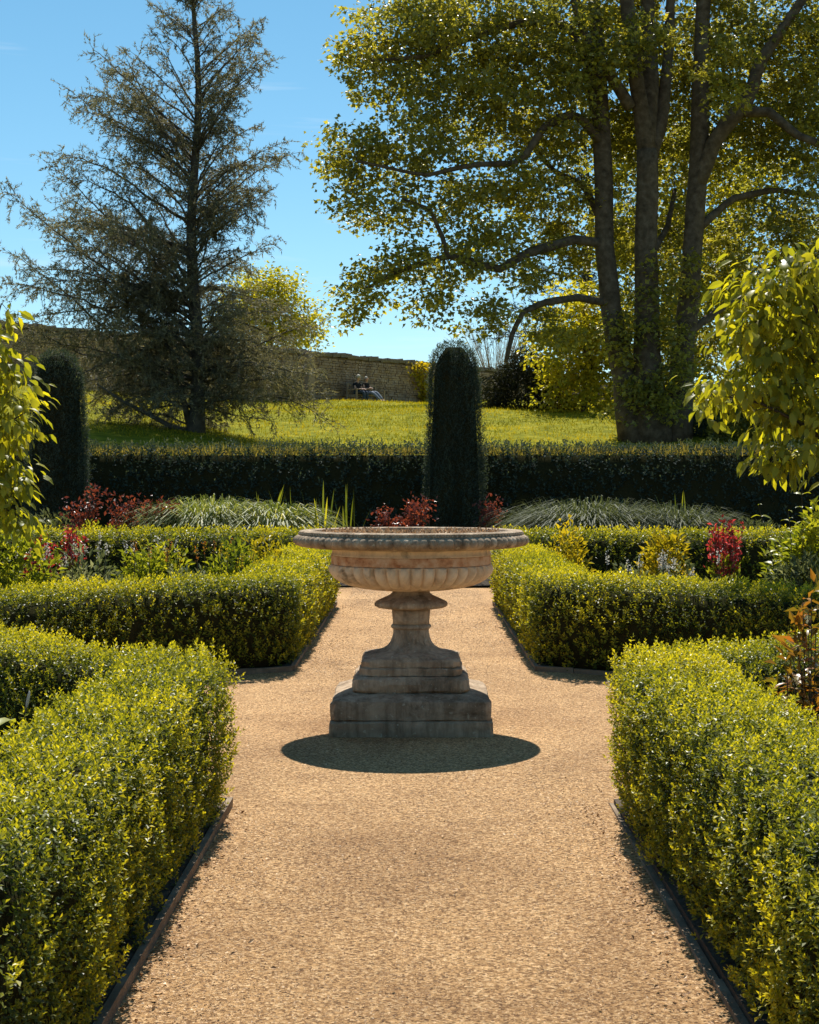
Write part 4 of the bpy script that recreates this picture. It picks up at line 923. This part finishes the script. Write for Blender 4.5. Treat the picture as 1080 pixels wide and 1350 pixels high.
def at(px, Y, z=None): q = P(px, 0, Y); q[2] = (.03 if Y < 22.2 else .34) if z is None else z; return q
# behind the far strip hedges
clump('striped_grass', 'wide mound of cream striped grass in the far left border', 'grass', at(275, 23.2), .80, 5200, 1.62, .014, 'stripe', 201, .74, tbase=.42, lean=1.0, up=1.15)
clump('striped_grass', 'smaller mound of striped grass right of the wide striped mound', 'grass', at(362, 23.0), .55, 3000, 1.5, .018, 'stripe', 202, .74, tbase=.42, lean=1.0, up=1.15)
clump('iris_clump', 'upright iris leaves just left of the urn rim', 'plant', at(425, 22.6), .18, 16, .98, .030, 'lime', 203, .04, lean=.35, up=1.6)
clump('iris_clump', 'upright iris leaves behind the left end of the striped grass', 'plant', at(352, 24.0), .14, 9, .98, .030, 'lime', 204, .04, lean=.3, up=1.6)
clump('iris_clump', 'thin iris leaves against the dark hedge behind the urn rim', 'plant', at(458, 24.2), .2, 11, .98, .030, 'lime', 205, .05, lean=.4, up=1.6, tbase=.3)
clump('iris_clump', 'upright iris leaves between the striped mounds and the urn', 'plant', at(390, 23.6), .12, 9, .98, .030, 'lime', 206, .04, lean=.3, up=1.6)
def rose(label, c, H, R, seed, mat='bronze', n=560):
    r = np.random.RandomState(seed); root = thing('red_leaved_rose', label, 'shrub', c, 0, 'red leaved roses'); mb = MB(); pos, d = [], []
    for k in range(9):
        a = r.uniform(0, 6.28); t_ = np.array([math.cos(a)*R*r.uniform(.3, 1), math.sin(a)*R*r.uniform(.3, 1), H*r.uniform(.7, 1.02)]); cv = bez(np.array([t_[0]*.1, t_[1]*.1, 0]), np.array([t_[0]*.4, t_[1]*.4, H*.6]), t_, 10); mb.tube(cv, np.linspace(.012, .004, 10), 4, False)
        for q in range(n//9):
            i = r.randint(3, 10); pos.append(cv[i]+r.normal(0, .07, 3)); d.append(r.normal(0, 1, 3)+[0, 0, .2])
    mb.build('stems', M['twig'], root, True); N = len(pos); l = r.uniform(.05, .09, N)
    o = link('foliage', leaf_mesh('foliage', np.array(pos), np.array(d), rand_dir(N, 1.0, r), l, l*.55, np.clip(r.normal(.5, .28, N), 0, 1), 'kite'), M[mat], root); o['kind'] = 'stuff'
rose('tall red leaved rose in front of the left yew column', at(108, 22.4), 1.08, .32, 211)
rose('red leaved rose in the left border beside the tall one', at(168, 22.6), .92, .32, 212)
rose('low red leaved rose left of the striped grass', at(212, 22.6), .9, .26, 213)
rose('bronze leaved shrub behind the urn rim', at(545, 23.4), .92, .28, 214)
rose('small bronze leaved shrub right of the yew column foot', at(642, 24.6), .98, .22, 215)
rose('low bronze plant left behind the urn rim', at(512, 23.8), .8, .3, 216)
bush('lime_bush', 'lime green leafy plant under the tall red leaved rose', 'plant', at(120, 21.8), (.5, .4, .80), 1600, .065, .45, 'lime', 221)
clump('grey_mound', 'broad grey green mound of arching leaves in front of the hedge, right', 'plant', at(775, 23.0), .95, 6000, 1.6, .012, 'silver', 222, .74, tbase=.03, lean=1.0, up=1.1)
clump('grey_mound', 'lower grey green mound right of the broad one', 'plant', at(885, 23.2), .75, 4600, 1.45, .012, 'silver', 223, .72, tbase=.03, lean=1.0, up=1.05)
bush('grey_shrub', 'low dull green shrub at the right end of the far border', 'plant', at(965, 23.0), (.95, .5, .72), 2600, .09, .4, 'silver', 224, tbase=.1)
bush('grey_shrub', 'dull grey shrub at the foot of the left yew column', 'plant', at(70, 22.6), (.5, .4, .78), 1400, .08, .4, 'silver', 225, tbase=.25)
clump('iris_clump', 'thin iris leaves behind the lower grey mound', 'plant', at(905, 24.0), .25, 13, .98, .030, 'lime', 226, .05, lean=.4, up=1.6, tbase=.3)
# inside the beds beyond the urn
def astilbe(label, c, H, R, seed, nsp=14):
    r = np.random.RandomState(seed); root = thing('red_flower_plant', label, 'flowers', c, 0, 'red flowering plants'); mb = MB(); pos, d = [], []
    for k in range(nsp):
        a = r.uniform(0, 6.28); q = R*math.sqrt(r.rand()); t_ = np.array([math.cos(a)*q, math.sin(a)*q, H*r.uniform(.78, 1.0)]); b_ = np.array([t_[0]*.4, t_[1]*.4, 0]); cv = bez(b_, (b_+t_)/2+[0, 0, .05], t_, 8); mb.tube(cv, np.linspace(.006, .003, 8), 3, False)
        for e in range(34):
            f_ = r.rand()**.8; p_ = cv[4]+(cv[7]-cv[4])*f_; pos.append(p_+r.normal(0, .024*(1.2-f_*.7), 3)); d.append(r.normal(0, 1, 3)+[0, 0, .7])
    mb.build('stems', M['twig'], root, True); N = len(pos); l = r.uniform(.025, .06, N)
    o = link('flowers', leaf_mesh('flowers', np.array(pos), np.array(d), rand_dir(N, .5, r), l, l*.6, np.clip(r.normal(.6, .28, N), 0, 1), 'kite'), M['red'], root); o['kind'] = 'stuff'
    n_ = 260; q = rand_dir(n_, .2, r); q[:, 2] = abs(q[:, 2]); l = r.uniform(.06, .12, n_)
    o = link('foliage', leaf_mesh('foliage', q*np.array([R, R, H*.62]), q+r.normal(0, .4, (n_, 3)), rand_dir(n_, 1, r), l, l*.45, r.rand(n_), 'kite'), M['lime'], root); o['kind'] = 'stuff'
astilbe('red flower clump at the left edge of the far bed', at(52, 15.2), 1.02, .18, 231, 16)
astilbe('red flower clump right of the left edge clump', at(97, 15.8), 1.05, .16, 232, 13)
astilbe('bright red flower clump in the right bed beside the yellow bush', at(955, 15.2), 1.15, .22, 233, 20)
bush('yellow_bush', 'golden yellow bush in the right bed behind the low hedge', 'shrub', at(876, 15.6), (.30, .3, 1.06), 1500, .075, .5, 'yellow', 241)
bush('yellow_bush', 'small golden plant at the corner of the right hedge strip', 'plant', at(748, 17.4), (.3, .25, 1.02), 900, .075, .5, 'yellow', 242, tbase=.35)
bush('peony', 'leafy yellow green peony in the left bed with large leaves', 'plant', at(205, 15.0), (.42, .38, .92), 1900, .07, .5, 'lime', 243)
bush('peony', 'leafy peony in the left bed nearer the path', 'plant', at(300, 14.6), (.44, .38, .88), 1900, .065, .5, 'lime', 244, tbase=.4)
bush('peony', 'golden leaved plant in the left bed behind the hedge corner', 'plant', at(345, 15.8), (.34, .3, .95), 1300, .06, .5, 'yellow', 245, tbase=.2)
bush('silver_plant', 'pale silvery plant in the left bed between the peonies', 'plant', at(255, 14.0), (.30, .25, .80), 900, .07, .3, 'silver', 246, tbase=.6)
bush('silver_plant', 'silvery leaved plant at the left bed with red flowers behind', 'plant', at(110, 14.2), (.42, .3, .84), 1100, .09, .35, 'silver', 247, tbase=.55)
bush('peony', 'yellow green leafy plant at the left edge below the red flowers', 'plant', at(20, 13.6), (.5, .3, .98), 1900, .08, .55, 'lime', 248)
clump('silver_grass', 'pale silver grass tuft below the red flowers, right bed', 'grass', at(985, 13.8), .26, 420, .62, .022, 'silver', 249, .7, tbase=.7, group=None)
bush('catmint', 'pale flowering plant with silvery leaves along the right hedge', 'flowers', at(905, 13.9), (.42, .25, .80), 1300, .06, .35, 'silver', 250, tbase=.6)
bush('catmint', 'silvery plant with pale spikes left of the golden bush', 'flowers', at(830, 14.4), (.28, .25, .78), 900, .06, .35, 'silver', 251, tbase=.55)
def flower_spikes(c, n_, seed, parent_label, mat='white', H=.86):
    r = np.random.RandomState(seed); root = thing('pale_flower', parent_label, 'flowers', c, 0); mb = MB(); pos = []
    for k in range(n_):
        b_ = np.array([r.normal(0, .28), r.normal(0, .08), 0]); t_ = b_+[r.normal(0, .05), r.normal(0, .04), H*r.uniform(.88, 1.05)]; mb.tube([b_, (b_+t_)/2, t_], [.005, .004, .003], 3, False)
        for e in range(26): pos.append(t_-[0, 0, .11*r.rand()]+r.normal(0, .011, 3))
    mb.build('stems', M['twig'], root, True); N = len(pos); o = link('petals', leaf_mesh('petals', np.array(pos), rand_dir(N, .4, r), rand_dir(N, 0, r), r.uniform(.014, .03, N), .014, r.rand(N), 'kite'), M[mat], root); o['kind'] = 'stuff'
flower_spikes(at(885, 13.5), 12, 261, 'pale pink flower spikes standing in front of the red flowers, right bed')
flower_spikes(at(240, 14.6), 9, 263, 'small orange flowers between the leafy plants of the left bed', 'orange', .93)
flower_spikes(at(330, 14.2), 7, 264, 'small yellow flowers nearest the path in the left bed', 'yellow', .90)
flower_spikes(at(160, 15.6), 9, 265, 'cream flower spikes right of the red clumps in the left bed', 'white', .98)
flower_spikes(at(70, 13.9), 8, 262, 'white flowers below the red clumps in the left bed', H=.92)
# right edge leafy plants below the magnolia
def leafy(name, label, c, box3, npart, vs_, Lm, seed, stem='twig', group=None, nst=9):
    """stems carrying single large leaves, every leaf a part"""
    r = np.random.RandomState(seed); root = thing(name, label, 'plant', c, 0, group); mb = MB(); per = max(1, npart//nst)
    for k in range(nst):
        t_ = np.array([r.uniform(-1, 1)*box3[0], r.uniform(-1, 1)*box3[1], box3[2]*r.uniform(.55, 1.0)]); cv = bez(np.array([t_[0]*.35, t_[1]*.35, 0]), np.array([t_[0]*.6, t_[1]*.6, t_[2]*.6]), t_, 12); mb.tube(cv, np.linspace(.0045, .002, 12), 4, False)
        for q in range(per):
            f_ = .3+.7*(q+1)/per; p_ = cv[min(11, int(f_*11))]; a = q*2.4+r.uniform(0, .6); dd = np.array([math.cos(a), math.sin(a), r.uniform(.0, .7)]); l = Lm*r.uniform(.6, 1.15)*(1.15-.45*f_)
            place_leaf(vs_[r.randint(len(vs_))], root, (0, 0, 0), p_, dd, np.array([0, 0, 1.0])+r.normal(0, .25, 3), l)
    mb.build('stems', M[stem], root, True); return root
leafy('leafy_shrub', 'yellow green leafy shrub below the right broad leaved shrub', at(1058, 13.5), (.42, .25, 1.56), 230, LMV, .14, 271, nst=14)
bush('leafy_shrub', 'dense lime foliage under the right broad leaved shrub', 'shrub', at(1078, 13.7), (.55, .35, 1.35), 3000, .085, .5, 'lime', 272, tbase=.5)
bush('silver_plant', 'silvery shrub at the right edge behind the hedge', 'plant', at(1062, 13.2), (.42, .25, 1.0), 1500, .075, .3, 'silver', 273, tbase=.45)
leafy('peony_shoot', 'tall plant with orange tipped young leaves in the near right bed', at(1068, 6.7), (.17, .16, 1.06), 150, OGV, .11, 274, nst=9)
leafy('peony_shoot', 'low orange tinged shoots inside the near right hedge corner', at(1044, 6.4), (.06, .10, .72), 44, OGV, .10, 275, nst=4)
bush('peony_foliage', 'low green and orange foliage round the orange tipped shoots, near right bed', 'plant', at(1072, 6.75), (.20, .18, .98), 420, .075, .4, 'orange', 278, tbase=.25, hollow=.45)
# near left: round leaf and a bistort spike
r_ = leafy('bistort', 'green leaved plant with one pale pink flower spike behind the near left hedge', at(6, 5.35), (.07, .10, .66), 16, LMV, .16, 276, nst=4)
mb = MB(); cv = bez(np.array([.02, 0, 0]), np.array([.02, 0, .4]), np.array([.075, .02, .735]), 8); mb.tube(cv, np.linspace(.003, .002, 8), 4); mb.build('flower_stem', M['twig'], r_, True)
mb = MB(); q = cv[-1]; mb.tube([q-[.004, 0, .02], q+[.0, 0, .0], q+[.006, 0, .03], q+[.008, 0, .045]], [.002, .0062, .0055, .0015], 7); mb.build('flower_head', M['white'], r_, True)
print('objects', len(scene.objects), 'tris', sum(len(m_.loops)-2*len(m_.polygons) for m_ in bpy.data.meshes))
